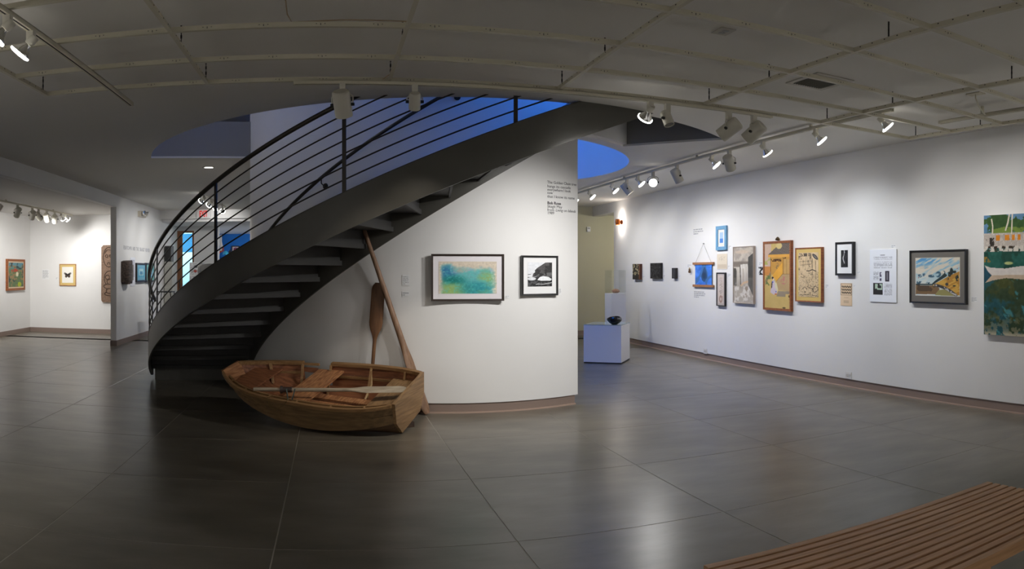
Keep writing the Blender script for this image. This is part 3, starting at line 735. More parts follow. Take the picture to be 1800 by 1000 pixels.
def art_ink(X, Y):
    x, y = 105 + 280 * X, 225 + 565 * (1 - Y); A = base(X, C8(208, 184, 148)); k = C8(48, 42, 38)
    A = np.clip(A + (fbm(X, Y, 4, 8, 70) - .5)[:, None] * .14, 0, 1)
    for sd, sx, sy, w in ((71, 9, 17, .020), (75, 14, 24, .018), (79, 6, 13, .016)):
        n = fbm(X, Y, sx, sy, sd, 2); A = mix(A, k, sm(w, w * .4, np.abs(n - .5)) * sm(455, 500, y) * .85)
    n2 = fbm(X, Y, 20, 4, 72, 3); A = mix(A, k, sm(.05, .02, np.abs(n2 - .5)) * inrect(x, y, 108, 300, 262, 450) * .8); A = mix(A, C8(70, 62, 56), inrect(x, y, 108, 292, 232, 272) * (fbm(X, Y, 30, 16, 74) > .42) * .85)
    for pts, w in (([(120, 340), (292, 330)], 2), ([(130, 385), (285, 372)], 2), ([(300, 300), (302, 450)], 3), ([(345, 330), (350, 460)], 3), ([(302, 450), (300, 560)], 2.5), ([(352, 462), (348, 560)], 2.5), ([(150, 700), (200, 660), (230, 700)], 3), ([(240, 660), (300, 690), (340, 650), (382, 670)], 3), ([(300, 690), (330, 730), (382, 700)], 3), ([(120, 770), (260, 760), (382, 775)], 2.5)): A = mix(A, k, near_line(x, y, pts, w))
    A = mix(A, C8(36, 32, 30), near_line(x, y, [(222, 458), (260, 460), (300, 442), (350, 462)], 5.5)); u, v = (x - 340) * .7 + (y - 280) * .7, -(x - 340) * .7 + (y - 280) * .7
    return mix(mix(A, C8(70, 66, 64), sm(1.15, .85, np.hypot(u / 50, v / 20))), C8(150, 146, 140), sm(1.1, .7, np.hypot(u / 36, v / 6)) * .8)
def art_land(X, Y):
    x, y = 135 + 633 * X, 245 + 515 * (1 - Y); n = fbm(X * .7 + Y * .9, Y * .9 - X * .6, 3, 12, 51); n2 = fbm(X, Y, 22, 18, 52); n3 = fbm(X, Y, 7, 6, 57)
    A = mix(base(X, C8(216, 208, 192)), C8(150, 188, 204), sm(.46, .58, n) * .9); A = mix(A, C8(88, 150, 198), sm(.55, .68, n) * sm(430, 260, y)); A = mix(A, C8(204, 214, 212), sm(430, 560, y) * .7)
    tr = C8(66, 98, 118)
    for cx, cy, rx, ry in ((195, 492, 36, 24), (262, 475, 22, 22), (370, 492, 52, 20), (190, 580, 40, 22), (320, 585, 30, 14), (470, 470, 40, 42), (545, 450, 24, 30)): A = mix(A, tr, sm(1.2, .7, np.hypot((x - cx) / rx, (y - cy) / ry)) * (n2 > .44))
    A = mix(A, C8(48, 62, 64), inpoly(x, y, [(366, 606), (420, 556), (500, 500), (556, 452), (592, 476), (584, 496), (430, 585), (384, 618)])); A = mix(A, C8(50, 64, 68), inrect(x, y, 135, 384, 598, 616))
    A = mix(A, C8(206, 162, 76), inpoly(x, y, [(378, 622), (430, 588), (590, 508), (640, 478), (770, 424), (770, 745), (720, 745), (640, 690), (560, 650), (460, 615)])); A = mix(A, C8(178, 130, 58), inpoly(x, y, [(430, 590), (640, 478), (770, 424), (770, 745), (640, 690)]) * (fbm(X + Y, Y - X * .6, 5, 22, 58) > .53))
    A = mix(A, C8(126, 100, 72), inpoly(x, y, [(135, 616), (384, 618), (470, 640), (490, 665), (430, 735), (135, 742)])); A = mix(A, C8(84, 68, 54), inpoly(x, y, [(135, 616), (384, 618), (470, 640), (430, 700), (135, 700)]) * (n3 > .5) * .9); A = mix(A, C8(150, 144, 92), inpoly(x, y, [(420, 745), (470, 680), (560, 665), (650, 710), (700, 750), (560, 752)]))
    A = mix(A, C8(60, 60, 66), near_line(x, y, [(430, 612), (500, 630), (570, 655), (640, 690), (715, 742)], 19)); A = mix(A, C8(190, 186, 184), near_line(x, y, [(440, 614), (570, 655), (710, 738)], 14) * (n2 > .53)); A = mix(A, C8(70, 66, 64), sm(1.2, .8, np.hypot((x - 588) / 22, (y - 600) / 20)) * (n2 > .45))
    for cx, cy, rx, ry in ((652, 430, 22, 44), (622, 470, 24, 34), (690, 435, 26, 18), (600, 525, 14, 26), (728, 515, 22, 40), (690, 620, 22, 8)): A = mix(A, C8(46, 54, 52), sm(1.25, .8, np.hypot((x - cx) / rx, (y - cy) / ry)) * (n2 > .40))
    A = mix(A, C8(150, 150, 150), inrect(x, y, 195, 325, 318, 412) * (np.sin(y * .33) > .93) * .8); A = mix(A, C8(186, 90, 80), inrect(x, y, 728, 738, 382, 396) + inrect(x, y, 176, 186, 508, 522))
    e = sm(0, .012, np.minimum(np.minimum(X, 1 - X), np.minimum(Y, 1 - Y)) - .008 * n2)
    return mix(A, C8(214, 206, 190), 1 - e)
def art_leaves(X, Y):
    A = base(X, C8(58, 54, 48)); A = mix(A, C8(112, 74, 54), sm(.78, .9, X))
    r = np.random.RandomState(5)
    for i in range(26):
        A = mix(A, C8(190, 178, 140), inell(X, Y, r.rand() * .8 + .05, r.rand() * .75 + .22, .045, .06))
    return np.clip(A + (fbm(X, Y, 20, 20, 8) - .5)[:, None] * .2, 0, 1)
def art_dark(X, Y):
    n = fbm(X, Y, 9, 14, 13); return np.clip(base(X, C8(46, 45, 44)) + (n - .5)[:, None] * .34, 0, 1)
def art_dark2(X, Y):
    n = fbm(X, Y, 8, 3, 33); A = np.clip(base(X, C8(36, 36, 40)) + (n - .5)[:, None] * .3, 0, 1)
    return mix(A, C8(120, 122, 128), inrect(X, Y, .52, .6, .05, .95) * .7)
def art_bluesmall(X, Y):
    A = base(X, C8(226, 226, 220)); A = mix(A, C8(168, 196, 224), inrect(X, Y, .22, .78, .45, .86)); A = mix(A, C8(84, 138, 214), inrect(X, Y, .22, .78, .18, .47))
    return A
def art_paper(X, Y):
    A = base(X, C8(222, 210, 190)); n = fbm(X, Y, 30, 12, 7)
    A = mix(A, C8(190, 172, 150), inrect(X, Y, .05, .95, .05, .3) * .5); A = mix(A, C8(170, 156, 140), inrect(X, Y, .2, .8, .5, .85) * (n > .55) * .35)
    return A
def art_calli(X, Y):
    A = base(X, C8(206, 192, 184)); n = fbm(X, Y, 10, 30, 17)
    A = mix(A, C8(96, 82, 80), inrect(X, Y, .25, .8, .32, .95) * (np.abs(n - .5) < .03) * 1.); A = mix(A, C8(150, 120, 110), sm(.06, .02, np.abs(np.hypot((X - .5) * .45, Y - .15) - .1)) * .8)
    A = mix(A, C8(170, 60, 50), inell(X, Y, .8, .24, .06, .014))
    return A
def art_photo(X, Y):
    n = fbm(X, Y, 5, 7, 91); A = np.clip(base(X, C8(40, 40, 42)) + (n - .5)[:, None] * .3, 0, 1)
    c = .42 + .10 * np.sin(Y * 9); return mix(A, C8(200, 200, 202), sm(.09, .04, np.abs(X - c)) * sm(.15, .3, Y) * (n > .4))
def art_chev(X, Y):
    A = base(X, C8(224, 198, 166))
    inb = inrect(X, Y, .05, .95, .49, .97)
    for yc in (.84, .71, .58):
        z = np.abs(((X * 6.5) % 1) - .5) * .14; A = mix(A, C8(24, 20, 18), ((np.abs(Y - yc - z + .035) < .03) & (X > .1) & (X < .92)).astype(float))
    rim = inrect(X, Y, .03, .97, .47, .985) - inrect(X, Y, .06, .94, .485, .97); A = mix(A, C8(60, 44, 36), rim * .9)
    A = mix(A, C8(120, 96, 76), (inrect(X, Y, .3, .7, .36, .375) + inrect(X, Y, .28, .72, .10, .26) * (np.sin(Y * 200) > .2)) * .6)
    return A
def art_text(X, Y):
    A = base(X, C8(236, 239, 246)); n = vnoise(X, Y, 63, 5, 3); ln = (np.sin(Y * 330) > -.1) * (vnoise(X, Y, 60, 60, 5) > .35)
    g = C8(150, 150, 158)
    for r in ((.15, .85, .80, .86), (.15, .85, .64, .77), (.14, .34, .42, .58), (.55, .84, .13, .35)): A = mix(A, g, inrect(X, Y, *r) * ln * .8)
    A = mix(A, C8(90, 90, 96), inrect(X, Y, .4, .58, .885, .897)); A = mix(A, C8(58, 52, 66), inrect(X, Y, .59, .74, .39, .59)); A = mix(A, C8(140, 136, 146), inrect(X, Y, .64, .69, .42, .57))
    A = mix(A, C8(90, 86, 110), inrect(X, Y, .38, .45, .40, .57) * (vnoise(X, Y, 30, 30, 8) > .4)); A = mix(A, C8(48, 46, 48), inrect(X, Y, .13, .50, .14, .36))
    A = mix(A, C8(186, 206, 186), inrect(X, Y, .2, .48, .23, .345) * (vnoise(X, Y, 12, 14, 9) > .45))
    return A
def art_garden(X, Y):
    n = fbm(X, Y, 5, 8, 81); n2 = fbm(X, Y, 10, 12, 82); A = base(X, C8(98, 118, 84)); A = mix(A, C8(96, 140, 150), sm(.6, .9, Y)); A = mix(A, C8(146, 124, 90), sm(.5, .62, n2)); A = mix(A, C8(176, 76, 58), inell(X, Y, .4, .68, .22, .07) * (n2 > .4))
    A = mix(A, C8(216, 208, 176), inell(X, Y, .57, .52, .09, .1)); A = mix(A, C8(170, 180, 60), inell(X, Y, .72, .1, .13, .1)); A = mix(A, C8(52, 70, 72), sm(.58, .68, n)); return A
def art_bfly(X, Y):
    A = base(X, C8(236, 233, 224)); d = C8(44, 38, 36)
    for sg in (-1, 1):
        x = .5 + sg * (X - .5); U, V = (x - .64), (Y - .52); A = mix(A, d, inell(U * .8 + V * .5, V * .8 - U * .35, .03, .015, .16, .06)); A = mix(A, d, inell(x, Y, .63, .42, .10, .09))
        A = mix(A, C8(196, 186, 160), inell(x, Y, .74, .57, .035, .02)); A = mix(A, C8(150, 120, 90), inell(x, Y, .64, .43, .04, .03))
    A = mix(A, d, inrect(X, Y, .48, .52, .38, .56)); return A
def art_bluewin(X, Y):
    A = base(X, C8(100, 170, 200)); A = mix(A, C8(170, 206, 214), inrect(X, Y, .15, .85, .2, .9)); A = mix(A, C8(84, 140, 176), inrect(X, Y, .28, .72, .28, .62)); return np.clip(A + (fbm(X, Y, 8, 8, 5) - .5)[:, None] * .12, 0, 1)
def art_rose(X, Y):
    A = base(X, C8(214, 190, 190)); A = mix(A, C8(110, 40, 80), inell(X, Y, .5, .5, .3, .32)); return mix(A, C8(190, 90, 110), inell(X, Y, .45, .55, .1, .1))
def art_news(X, Y):
    A = base(X, C8(186, 186, 186)); n = vnoise(X, Y, 20, 24, 6); A = mix(A, C8(110, 110, 112), (n > .6) * .8); A = mix(A, C8(60, 60, 62), inell(X, Y, .7, .7, .2, .1)); A = mix(A, C8(150, 60, 48), inell(X, Y, .65, .3, .22, .1)); return A

def painted(name, parent, M, x0, x1, y0, y1, z, fn, nx, ny):
    gx, gy = np.meshgrid(np.linspace(0, 1, nx + 1), np.linspace(0, 1, ny + 1)); X, Y = gx.ravel(), gy.ravel()
    cols = np.clip(fn(X, Y), 0, 1); cols = np.where(cols <= .04045, cols / 12.92, ((cols + .055) / 1.055) ** 2.4)
    mb = MB(M); vs = [(x0 + (x1 - x0) * a, y0 + (y1 - y0) * b, z) for a, b in zip(X, Y)]; W = nx + 1
    fs = [(j * W + i, j * W + i + 1, (j + 1) * W + i + 1, (j + 1) * W + i) for j in range(ny) for i in range(nx)]
    mb.add(vs, fs)
    off = root_loc(parent); me = bpy.data.meshes.new(name); me.from_pydata([tuple(v - off) for v in mb.v], [], mb.f)
    at = me.color_attributes.new('Col', 'FLOAT_COLOR', 'POINT'); at.data.foreach_set('color', np.concatenate([cols, np.ones((len(cols), 1))], 1).astype(np.float32).ravel())
    me.materials.append(paint_mat()); o = bpy.data.objects.new(name, me); COL.objects.link(o); o.parent = parent
    return o
def frame_mb(M, w, h, fw, d):
    mb = MB(M)
    for (ax0, ay0, ax1, ay1, bx0, by0, bx1, by1) in ((0, 0, w, 0, fw, fw, w - fw, fw), (w, 0, w, h, w - fw, fw, w - fw, h - fw), (w, h, 0, h, w - fw, h - fw, fw, h - fw), (0, h, 0, 0, fw, h - fw, fw, fw)):
        mb.hexa([(ax0, ay0, 0), (ax1, ay1, 0), (bx1, by1, 0), (bx0, by0, 0), (ax0, ay0, d), (ax1, ay1, d), (bx1, by1, d - .003), (bx0, by0, d - .003)])
    return mb
def picture(name, label, cat, M, w, h, fn, nx, ny, d=.03, fw=0., fm=None, mw=0., mm=None, mw_bot=None, pname='picture_sheet', group=None, inset=.008):
    t = thing(name, label, cat, M @ Vector((w / 2, 0, 0)), group)
    if fw > 0:
        obj('frame', frame_mb(M, w, h, fw, d), fm, t)
        z = d - inset
        mbm = MB(M); mbm.box((fw - .002, fw - .002, .001), (w - fw + .002, h - fw + .002, z - .002))
        obj('mat_board' if mw > 0 else 'backing_board', mbm, mm or M_WHITE, t)
        mb_ = mw if mw_bot is None else mw_bot
        painted(pname, t, M, fw + mw, w - fw - mw, fw + mb_, h - fw - mw, z + .0005, fn, nx, ny)
    else:
        obj('board', MB(M).box((0, 0, .001), (w, h, d)), mm or M_WHITE, t)
        painted(pname, t, M, 0.0, w, 0.0, h, d + .0008, fn, nx, ny)
    return t
def RR(l, r, t, b, d=.03):     # a picture on the right wall from its edges in the photograph
    a, c = on_u(l, t, XR - d), on_u(l, b, XR - d); e = on_u(r, t, XR)
    return F_right(a.y, c.z), a.y - e.y, a.z - c.z
def greek(M, w, h, rows, seed, size=.45):
    r = random.Random(seed); mb = MB(M)
    for i in range(rows):
        y = h - (i + .8) * h / rows; x = 0; end = w * (1 if i < rows - 1 else .5) * (.85 + .15 * r.random())
        while x < end - .004:
            l = min(h / rows * (1 + 2.2 * r.random()), end - x); hh = h / rows * size
            mb.add([(x, y, .0012), (x + l, y, .0012), (x + l, y + hh, .0012), (x, y + hh, .0012)], [(0, 1, 2, 3)]); x += l + h / rows * .4
    return mb
def label_card(label, M, w, h, rows, seed):
    t = thing('wall_label', label, 'wall label', M @ Vector((w / 2, 0, 0)), 'small wall labels beside the pictures')
    obj('card', MB(M).box((0, 0, .0002), (w, h, .001)), M_WHITE, t)
    obj('print_lines', greek(M @ Matrix.Translation((w * .08, h * .1, 0)), w * .84, h * .8, rows, seed), M_INK, t)
    return t

# ---- drum wall pictures
def DR(l, r, t, b):
    p0, z0 = on_drum(l, t, RD + .02); _, zb = on_drum(l, b, RD + .02); p1, _ = on_drum(r, t, RD + .02)
    pm = (p0 + p1) / 2; wd = 2 * (RD + .02) * sin((p1 - p0) / 2)
    return F_drum(pm, zb, RD + .004) @ Matrix.Translation((-wd / 2, 0, 0)), wd, z0 - zb
M_, w_, h_ = DR(757.5, 885, 446.5, 529)
picture('framed_watercolour', 'wide dark-framed teal and green watercolour on the curved wall', 'picture', M_, w_, h_, art_teal, 170, 100, .035, .02, M_BROWNFR, .055, mat('mat_pinkwhite', (.80, .76, .78), .8))
M_, w_, h_ = DR(915.5, 979, 449, 520)
picture('framed_print', 'black-framed black and white rocky shore print on the curved wall', 'picture', M_, w_, h_, art_rocks, 110, 120, .035, .02, M_BLACKFR, .05, M_WHITE, .075)
def drum_label(label, l, r, t, b, rows, seed):
    M_, w_, h_ = DR(l, r, t, b); label_card(label, M_ @ Matrix.Translation((0, 0, -.002)), w_, h_, rows, seed)
drum_label('small wall label beside the leaning oar, upper of two', 706, 719, 483, 502, 6, 1)
drum_label('small wall label beside the leaning oar, lower of two', 706, 719, 512, 521, 2, 2)
drum_label('tiny wall label at the lower right of the teal watercolour', 888, 897, 519, 524, 2, 3)
drum_label('tiny wall label beside the rocky shore print', 981, 989, 506, 518, 6, 4)
# ---- lettering
def text_part(parent, s, size, M, m, x=0, y=0, width=None, shear=0., bold=0., bend=None, name='text_line'):
    cu = bpy.data.curves.new('t', 'FONT'); cu.body = s; cu.size = size; cu.shear = shear; cu.offset = bold; cu.resolution_u = 2; cu.extrude = .0006
    o = bpy.data.objects.new('t', cu); COL.objects.link(o); bpy.context.view_layer.update()
    me = bpy.data.meshes.new_from_object(o.evaluated_get(bpy.context.evaluated_depsgraph_get())); bpy.data.objects.remove(o)
    co = np.zeros(len(me.vertices) * 3); me.vertices.foreach_get('co', co); co = co.reshape(-1, 3)
    if width: co[:, 0] *= width / max(co[:, 0].max(), 1e-6)
    off = root_loc(parent)
    for v, c in zip(me.vertices, co):
        c = Vector((c[0] + x, c[1] + y, c[2] + .0009))
        p = bend(c) if bend else M @ c
        v.co = p - off
    me.name = name; me.materials.clear(); me.materials.append(m)
    q = bpy.data.objects.new(name, me); COL.objects.link(q); q.parent = parent
    return q
pt, zt = on_drum(962, 318, RD); pe, _ = on_drum(1013.5, 318, RD)
tx = thing('wall_text', 'black vinyl poem lettering near the edge of the curved wall', 'wall text', cyl(pt, RD, 2.0))
def bend(c): return cyl(pt + c.x / RD, RD + c.z, c.y)
lines = [(320, 'The Golden Chain tree', 1013, 0, 0), (327, 'hangs its cascade', 1003, 0, 0), (333, 'everywhere I look', 1003, 0, 0), (338.5, 'now', 971.5, 0, 0), (345, 'that I know its name', 1010, 0, 0),
         (356.5, 'Bob Rose', 986, 0, .0012), (362.5, 'Skagit May', 988, 0, 0), (368.5, 'from Living on Islands', 1012, 0, 0), (374, '1989', 974, 0, 0)]
for yc, s, re, shr, bo in lines:
    p2, zz = on_drum(964, yc, RD); p3, _ = on_drum(re, yc, RD)
    wd = (p3 - pt) * RD
    if s.startswith('from'):
        text_part(tx, 'from', .0415, None, M_INK2, 0, zz - .014, wd * .225, 0, 0, bend); text_part(tx, 'Living on Islands', .0415, None, M_INK2, wd * .27, zz - .014, wd * .73, .3, 0, bend)
    else: text_part(tx, s, .0415, None, M_INK2, 0, zz - .014, wd, shr, bo, bend)

# ---- right wall pictures
def picR(name, label, l, r, t, b, fn, nx, ny, d=.03, cat='picture', **k):
    M_, w_, h_ = RR(l, r, t, b, d); return picture(name, label, cat, M_, w_, h_, fn, nx, ny, d, **k)
M_DKEDGE = mat('dark_relief_edge', (.03, .028, .026), .7); M_RUST = mat('rust_edge', rgb(98, 62, 44), .7); M_CREAMC = mat('canvas_edge', (.72, .70, .65), .8)
picR('relief_panel', 'small dark panel with pale leaf flecks and a rust-brown edge', 1112, 1129, 464, 491, art_leaves, 50, 50, .05, mm=M_RUST, group='small dark reliefs')
picR('relief_panel', 'widest of the small dark reliefs, grey-black carved surface', 1143, 1165, 462.5, 489.5, art_dark, 50, 46, .045, mm=M_DKEDGE, group='small dark reliefs')
picR('relief_panel', 'narrow small black relief with a pale vertical streak', 1181, 1191.5, 471, 489.5, art_dark2, 34, 40, .045, mm=M_DKEDGE, group='small dark reliefs')
M_, w_, h_ = RR(1208, 1216, 464, 470, .002); label_card('tiny wall label above the small carved figure', M_, w_, h_, 3, 5)
# small figure
p = on_u(1212, 480, XR - .03); t = thing('wall_figurine', 'tiny brown carved figure hanging left of the blue scroll', 'figurine', p)
Mf = wood('figure_wood', rgb(70, 44, 30), rgb(150, 116, 80))
obj('body', MB().lathe([(0, 0), (.018, .005), (.024, .025), (.016, .045), (.02, .06), (.012, .07), (0, .072)], p, (0, 0, 1), 12), Mf, t, True)
obj('head', MB().lathe([(0, .068), (.013, .072), (.016, .082), (.008, .092), (0, .094)], p, (0, 0, 1), 12), wood('figure_pale', rgb(170, 150, 120), rgb(190, 170, 140)), t, True)
# hanging scroll
a = on_u(1222, 463, XR - .02); b = on_u(1222, 501, XR - .02); e = on_u(1251, 463, XR - .02)
Ms = F_right(a.y, b.z); W_, H_ = a.y - e.y, a.z - b.z
t = thing('hanging_scroll', 'blue painted cloth scroll hung on a string between two wooden bars', 'hanging scroll', Ms @ Vector((W_ / 2, 0, 0)))
obj('cloth', MB(Ms).box((0, 0, .017), (W_, H_, .019)), mat('scroll_back', rgb(60, 90, 150), .9), t)
painted('cloth_print', t, Ms, 0, W_, 0, H_, .0198, art_scroll, 70, 80)
M_BAR = wood('scroll_bar', rgb(140, 92, 58), rgb(176, 124, 82))
for y in (-.012, H_ - .006): obj('bar', MB(Ms).box((-.07, y - .016, .006), (W_ + .06, y + .022, .032)), M_BAR, t)
apx = Ms.inverted() @ on_u(1236, 428, XR - .015)
obj('string', MB(Ms).tube([(.02, H_ + .016, .02), (apx.x, apx.y, .012), (W_ - .02, H_ + .016, .02)], .0022, 5), mat('string', (.3, .28, .26), .8), t)
obj('nail', MB(Ms).lathe([(0, .02), (.008, .02), (.008, .0)], (apx.x, apx.y, 0), (0, 0, 1), 10), M_INK, t)
picR('framed_print', 'small blue and white print in a wide pale blue frame', 1258, 1279, 398, 440, art_bluesmall, 30, 40, .03, fw=.055, fm=mat('blue_frame', rgb(98, 152, 190), .5, vary=.1, scale=10), mw=.012, inset=.012)
picR('paper_sheet', 'cream printed sheet pinned below the pale blue frame', 1260.5, 1278.5, 446.5, 473, art_paper, 24, 24, .004, cat='print', mm=mat('old_paper', rgb(215, 203, 183), .8))
picR('framed_calligraphy', 'narrow tall black frame with a pinkish calligraphy strip', 1259, 1277, 479, 537.5, art_calli, 30, 70, .035, fw=.016, fm=M_BLACKFR, mw=.03, mm=mat('mat_pinkgrey', rgb(188, 176, 170), .8))
picR('waterfall_painting', 'tall grey-brown waterfall painting in a thin pale frame', 1288, 1328, 434, 532, art_falls, 90, 130, .04, fw=.012, fm=mat('pale_frame', rgb(170, 156, 144), .45))
picR('small_photograph', 'tiny black and white photograph beside the tall gold courtyard painting', 1333.5, 1342.5, 469, 483, lambda X, Y: mix(base(X, C8(28, 28, 28)), C8(225, 225, 225), (fbm(X, Y, 3, 3, 14) > .5)), 20, 20, .004, cat='photograph')
g_ = picR('courtyard_painting', 'tall golden courtyard painting with a seated robed figure in a brown wood frame', 1341, 1394.5, 425, 544, art_court, 120, 190, .045, fw=.032, fm=M_WOODFR)
pk = on_u(1367, 423, XR - .02)
obj('hanging_hook', MB().lathe([(0, 0), (.03, .004), (.036, .02), (.022, .04), (.012, .05), (0, .055)], pk, (0, 0, 1), 10), mat('brass_hook', rgb(110, 92, 66), .4, .8), g_, True)
picR('ink_drawing', 'brown ink drawing of a cluttered hut with gold mat in a wood frame', 1397.5, 1448.5, 436, 529.5, art_ink, 130, 170, .045, fw=.016, fm=M_WOODFR, mw=.05, mm=mat('gold_mat', rgb(206, 176, 104), .7), inset=.006)
picR('framed_photograph', 'dark photograph with wide white mat in a black frame above the chevron print', 1468, 1504, 426, 484, art_photo, 30, 50, .045, fw=.026, fm=M_BLACKFR, mw=.075, mm=M_WHITE)
picR('chevron_print', 'tan card with three rows of black zigzags below the black frame', 1477.5, 1498, 497.5, 537, art_chev, 60, 80, .004, cat='print', mm=mat('tan_card', rgb(222, 196, 164), .8))
picR('text_panel', 'white information panel with columns of text and three small photographs', 1529, 1577, 439, 530, art_text, 110, 170, .012, cat='text panel', mm=M_WHITE)
picR('landscape_painting', 'golden hillside landscape with grey mat in a black frame', 1598.5, 1702, 440.5, 532, art_land, 190, 140, .045, fw=.018, fm=M_BLACKFR, mw=.065, mm=mat('grey_mat', rgb(112, 108, 102), .8), inset=.01)
picR('canoe_painting', 'large unframed green painting of a white canoe and cabins, cut by the picture edge', 1729.5, 1862, 379, 587.5, art_canoe, 200, 240, .05, mm=M_CREAMC)
for i, (l, r, tt, bb, rows, lab) in enumerate(((1130, 1133, 485, 488, 2, 'tiny label right of the leaf-flecked panel'), (1166.5, 1170, 483, 487, 2, 'tiny label right of the widest dark relief'), (1193.5, 1197, 484, 487, 2, 'tiny label right of the narrow black relief'),
        (1280.5, 1286, 431, 437, 2, 'tiny label right of the pale blue frame'), (1279.5, 1284, 466, 470, 2, 'tiny label right of the cream printed sheet'), (1279.5, 1285, 480, 487, 4, 'tiny label right of the narrow calligraphy frame'),
        (1334, 1341, 460, 467, 2, 'tiny label above the tiny black and white photograph'), (1451, 1457, 499, 506, 3, 'tiny label right of the ink drawing'), (1507, 1513, 477, 481, 2, 'tiny label right of the dark photograph'),
        (1566.5, 1575, 430, 436, 2, 'small label above the white information panel'), (1707, 1718, 521, 531, 4, 'small label between the landscape and the canoe painting'), (1500.5, 1505, 501, 504, 2, 'tiny label right of the chevron print'))):
    M_, w_, h_ = RR(l, r, tt, bb, .001); label_card(lab, M_, w_, h_, rows, 20 + i)
def wall_lines(label, l, r, tt, bb, rows, seed):
    M_, w_, h_ = RR(l, r, tt, bb, .001); t = thing('wall_text', label, 'wall text', M_ @ Vector((w_ / 2, 0, 0))); obj('text_lines', greek(M_, w_, h_, rows, seed, .5), M_INK, t)
wall_lines('three faint lines of wall lettering above the hanging scroll', 1219, 1236, 402, 413, 3, 50)
wall_lines('four faint lines of wall lettering below the hanging scroll', 1220, 1240, 511, 523, 4, 51)
# outlets
for (l, r, tt, bb, lab) in ((1236.5, 1243, 612, 621, 'white wall outlet low under the pale blue scroll'), (1486, 1497, 653, 664.5, 'white wall outlet low under the chevron print')):
    M_, w_, h_ = RR(l, r, tt, bb, .006); t = thing('wall_outlet', lab, 'outlet', M_ @ Vector((w_ / 2, 0, 0)), 'wall outlets under the pictures')
    obj('cover_plate', MB(M_).box((0, 0, 0), (w_, h_, .006)), mat('outlet_white', (.74, .72, .70), .4), t)
    for x in (.3, .7): obj('socket', MB(M_).box((w_ * x - .016, h_ * .3, .006), (w_ * x + .016, h_ * .7, .009)), mat('socket_white', (.6, .58, .56), .4), t)
# sconce
p = on_u(1093, 390.5, XR); t = thing('wall_sconce', 'small copper wall sconce glowing beside the doorway', 'wall lamp', p)
cop = mat('copper', rgb(176, 96, 44), .3, .9)
obj('back_plate', MB().lathe([(0, .012), (.05, .012), (.055, 0)], p, (-1, 0, 0), 20), cop, t, True)
obj('arm', MB().tube([p, p + Vector((-.06, 0, 0))], .012, 8), cop, t, True)
obj('shade', MB().lathe([(.045, -.06), (.055, 0), (.045, .06)], p + Vector((-.09, 0, 0)), (0, 0, 1), 20), cop, t, True)
obj('bulb', MB().lathe([(0, -.05), (.03, -.045), (.036, 0), (.03, .045), (0, .05)], p + Vector((-.09, 0, 0)), (0, 0, 1), 16), M_BULB, t, True)
ld = bpy.data.lights.new('sconce', 'POINT'); ld.energy = 4; ld.color = (1, .93, .85); ld.shadow_soft_size = .02
for dz in (.09, -.09):
    lo = bpy.data.objects.new('lamp_light', ld); COL.objects.link(lo); lo.parent = t; lo.location = (-.09, 0, dz)
p = on_v(1034.5, 403, V2); t = thing('thermostat', 'small white thermostat on the yellowish wall past the doorway', 'thermostat', p)
obj('case', MB(F_back(p.x, V2, p.z)).box((-.04, -.055, 0), (.04, .055, .025)), M_WHITE, t); obj('display', MB(F_back(p.x, V2, p.z)).box((-.025, .005, .025), (.025, .035, .027)), M_INK, t)

# ---- alcove and far-left wall
a = on_u(12, 455, UA + .03); b = on_u(12, 511, UA + .03); e = on_u(43, 456, UA + .03)
picture('framed_painting', 'colourful garden painting in a brown wood frame on the alcove side wall', 'picture', F_left(UA, a.y, b.z), e.y - a.y, a.z - b.z, art_garden, 50, 70, .05, .05, M_WOODFR, .03, mat('cream_liner', rgb(214, 190, 160), .7), inset=.012)
def BB(l, r, tt, bb, v, d=.02):
    a, c = on_v(l, tt, v - d), on_v(l, bb, v - d); e = on_v(r, tt, v - d); return F_back(a.x, v, c.z), e.x - a.x, a.z - c.z
M_, w_, h_ = BB(104.5, 133.5, 464, 502, VA); picture('framed_butterfly', 'framed dark butterfly print with yellow mat on the alcove back wall', 'picture', M_, w_, h_, art_bfly, 60, 70, .03, .018, M_GOLDFR, .05, mat('yellow_mat', rgb(214, 186, 118), .7))
M_, w_, h_ = BB(74, 86.5, 473, 491, VA, 0); label_card('larger wall label with a small photo left of the butterfly', M_, w_, h_, 9, 61)
M_, w_, h_ = BB(98, 102.5, 487, 491, VA, 0); label_card('tiny label touching the butterfly frame side', M_, w_, h_, 2, 62)
ql = on_u(8.5, 495, UA); label_card('tiny label at the left of the garden painting', F_left(UA, ql.y, ql.z - .04), .09, .06, 2, 63)
M_, w_, h_ = BB(178, 204, 431, 531, VA, .05)
M_CARV = wood('carved_wood', rgb(112, 88, 70), rgb(142, 114, 94), .7, (16, 2, 16), 2.); M_CARVD = mat('carved_groove', rgb(72, 54, 42), .8)
t = thing('carved_board', 'tall weathered wooden board carved with curling faces in the alcove', 'carving', M_ @ Vector((w_ / 2, 0, 0)))
pl = [(.03, 0), (w_ - .02, 0), (w_ - .005, .10), (w_ - .03, .16), (w_, .2), (w_, h_ - .01), (w_ - .02, h_), (.05, h_), (0, h_ - .05), (.005, h_ * .5), (-.004, .2), (0, .04)]
obj('board', MB(M_).prism(pl, 0, .05), M_CARV, t)
def ovalpts(cx, cy, rx, ry, a0=0, a1=2 * pi, n=28): return [(cx + rx * cos(a0 + (a1 - a0) * i / n), cy + ry * sin(a0 + (a1 - a0) * i / n), .05) for i in range(n + 1)]
W2 = w_ / 2
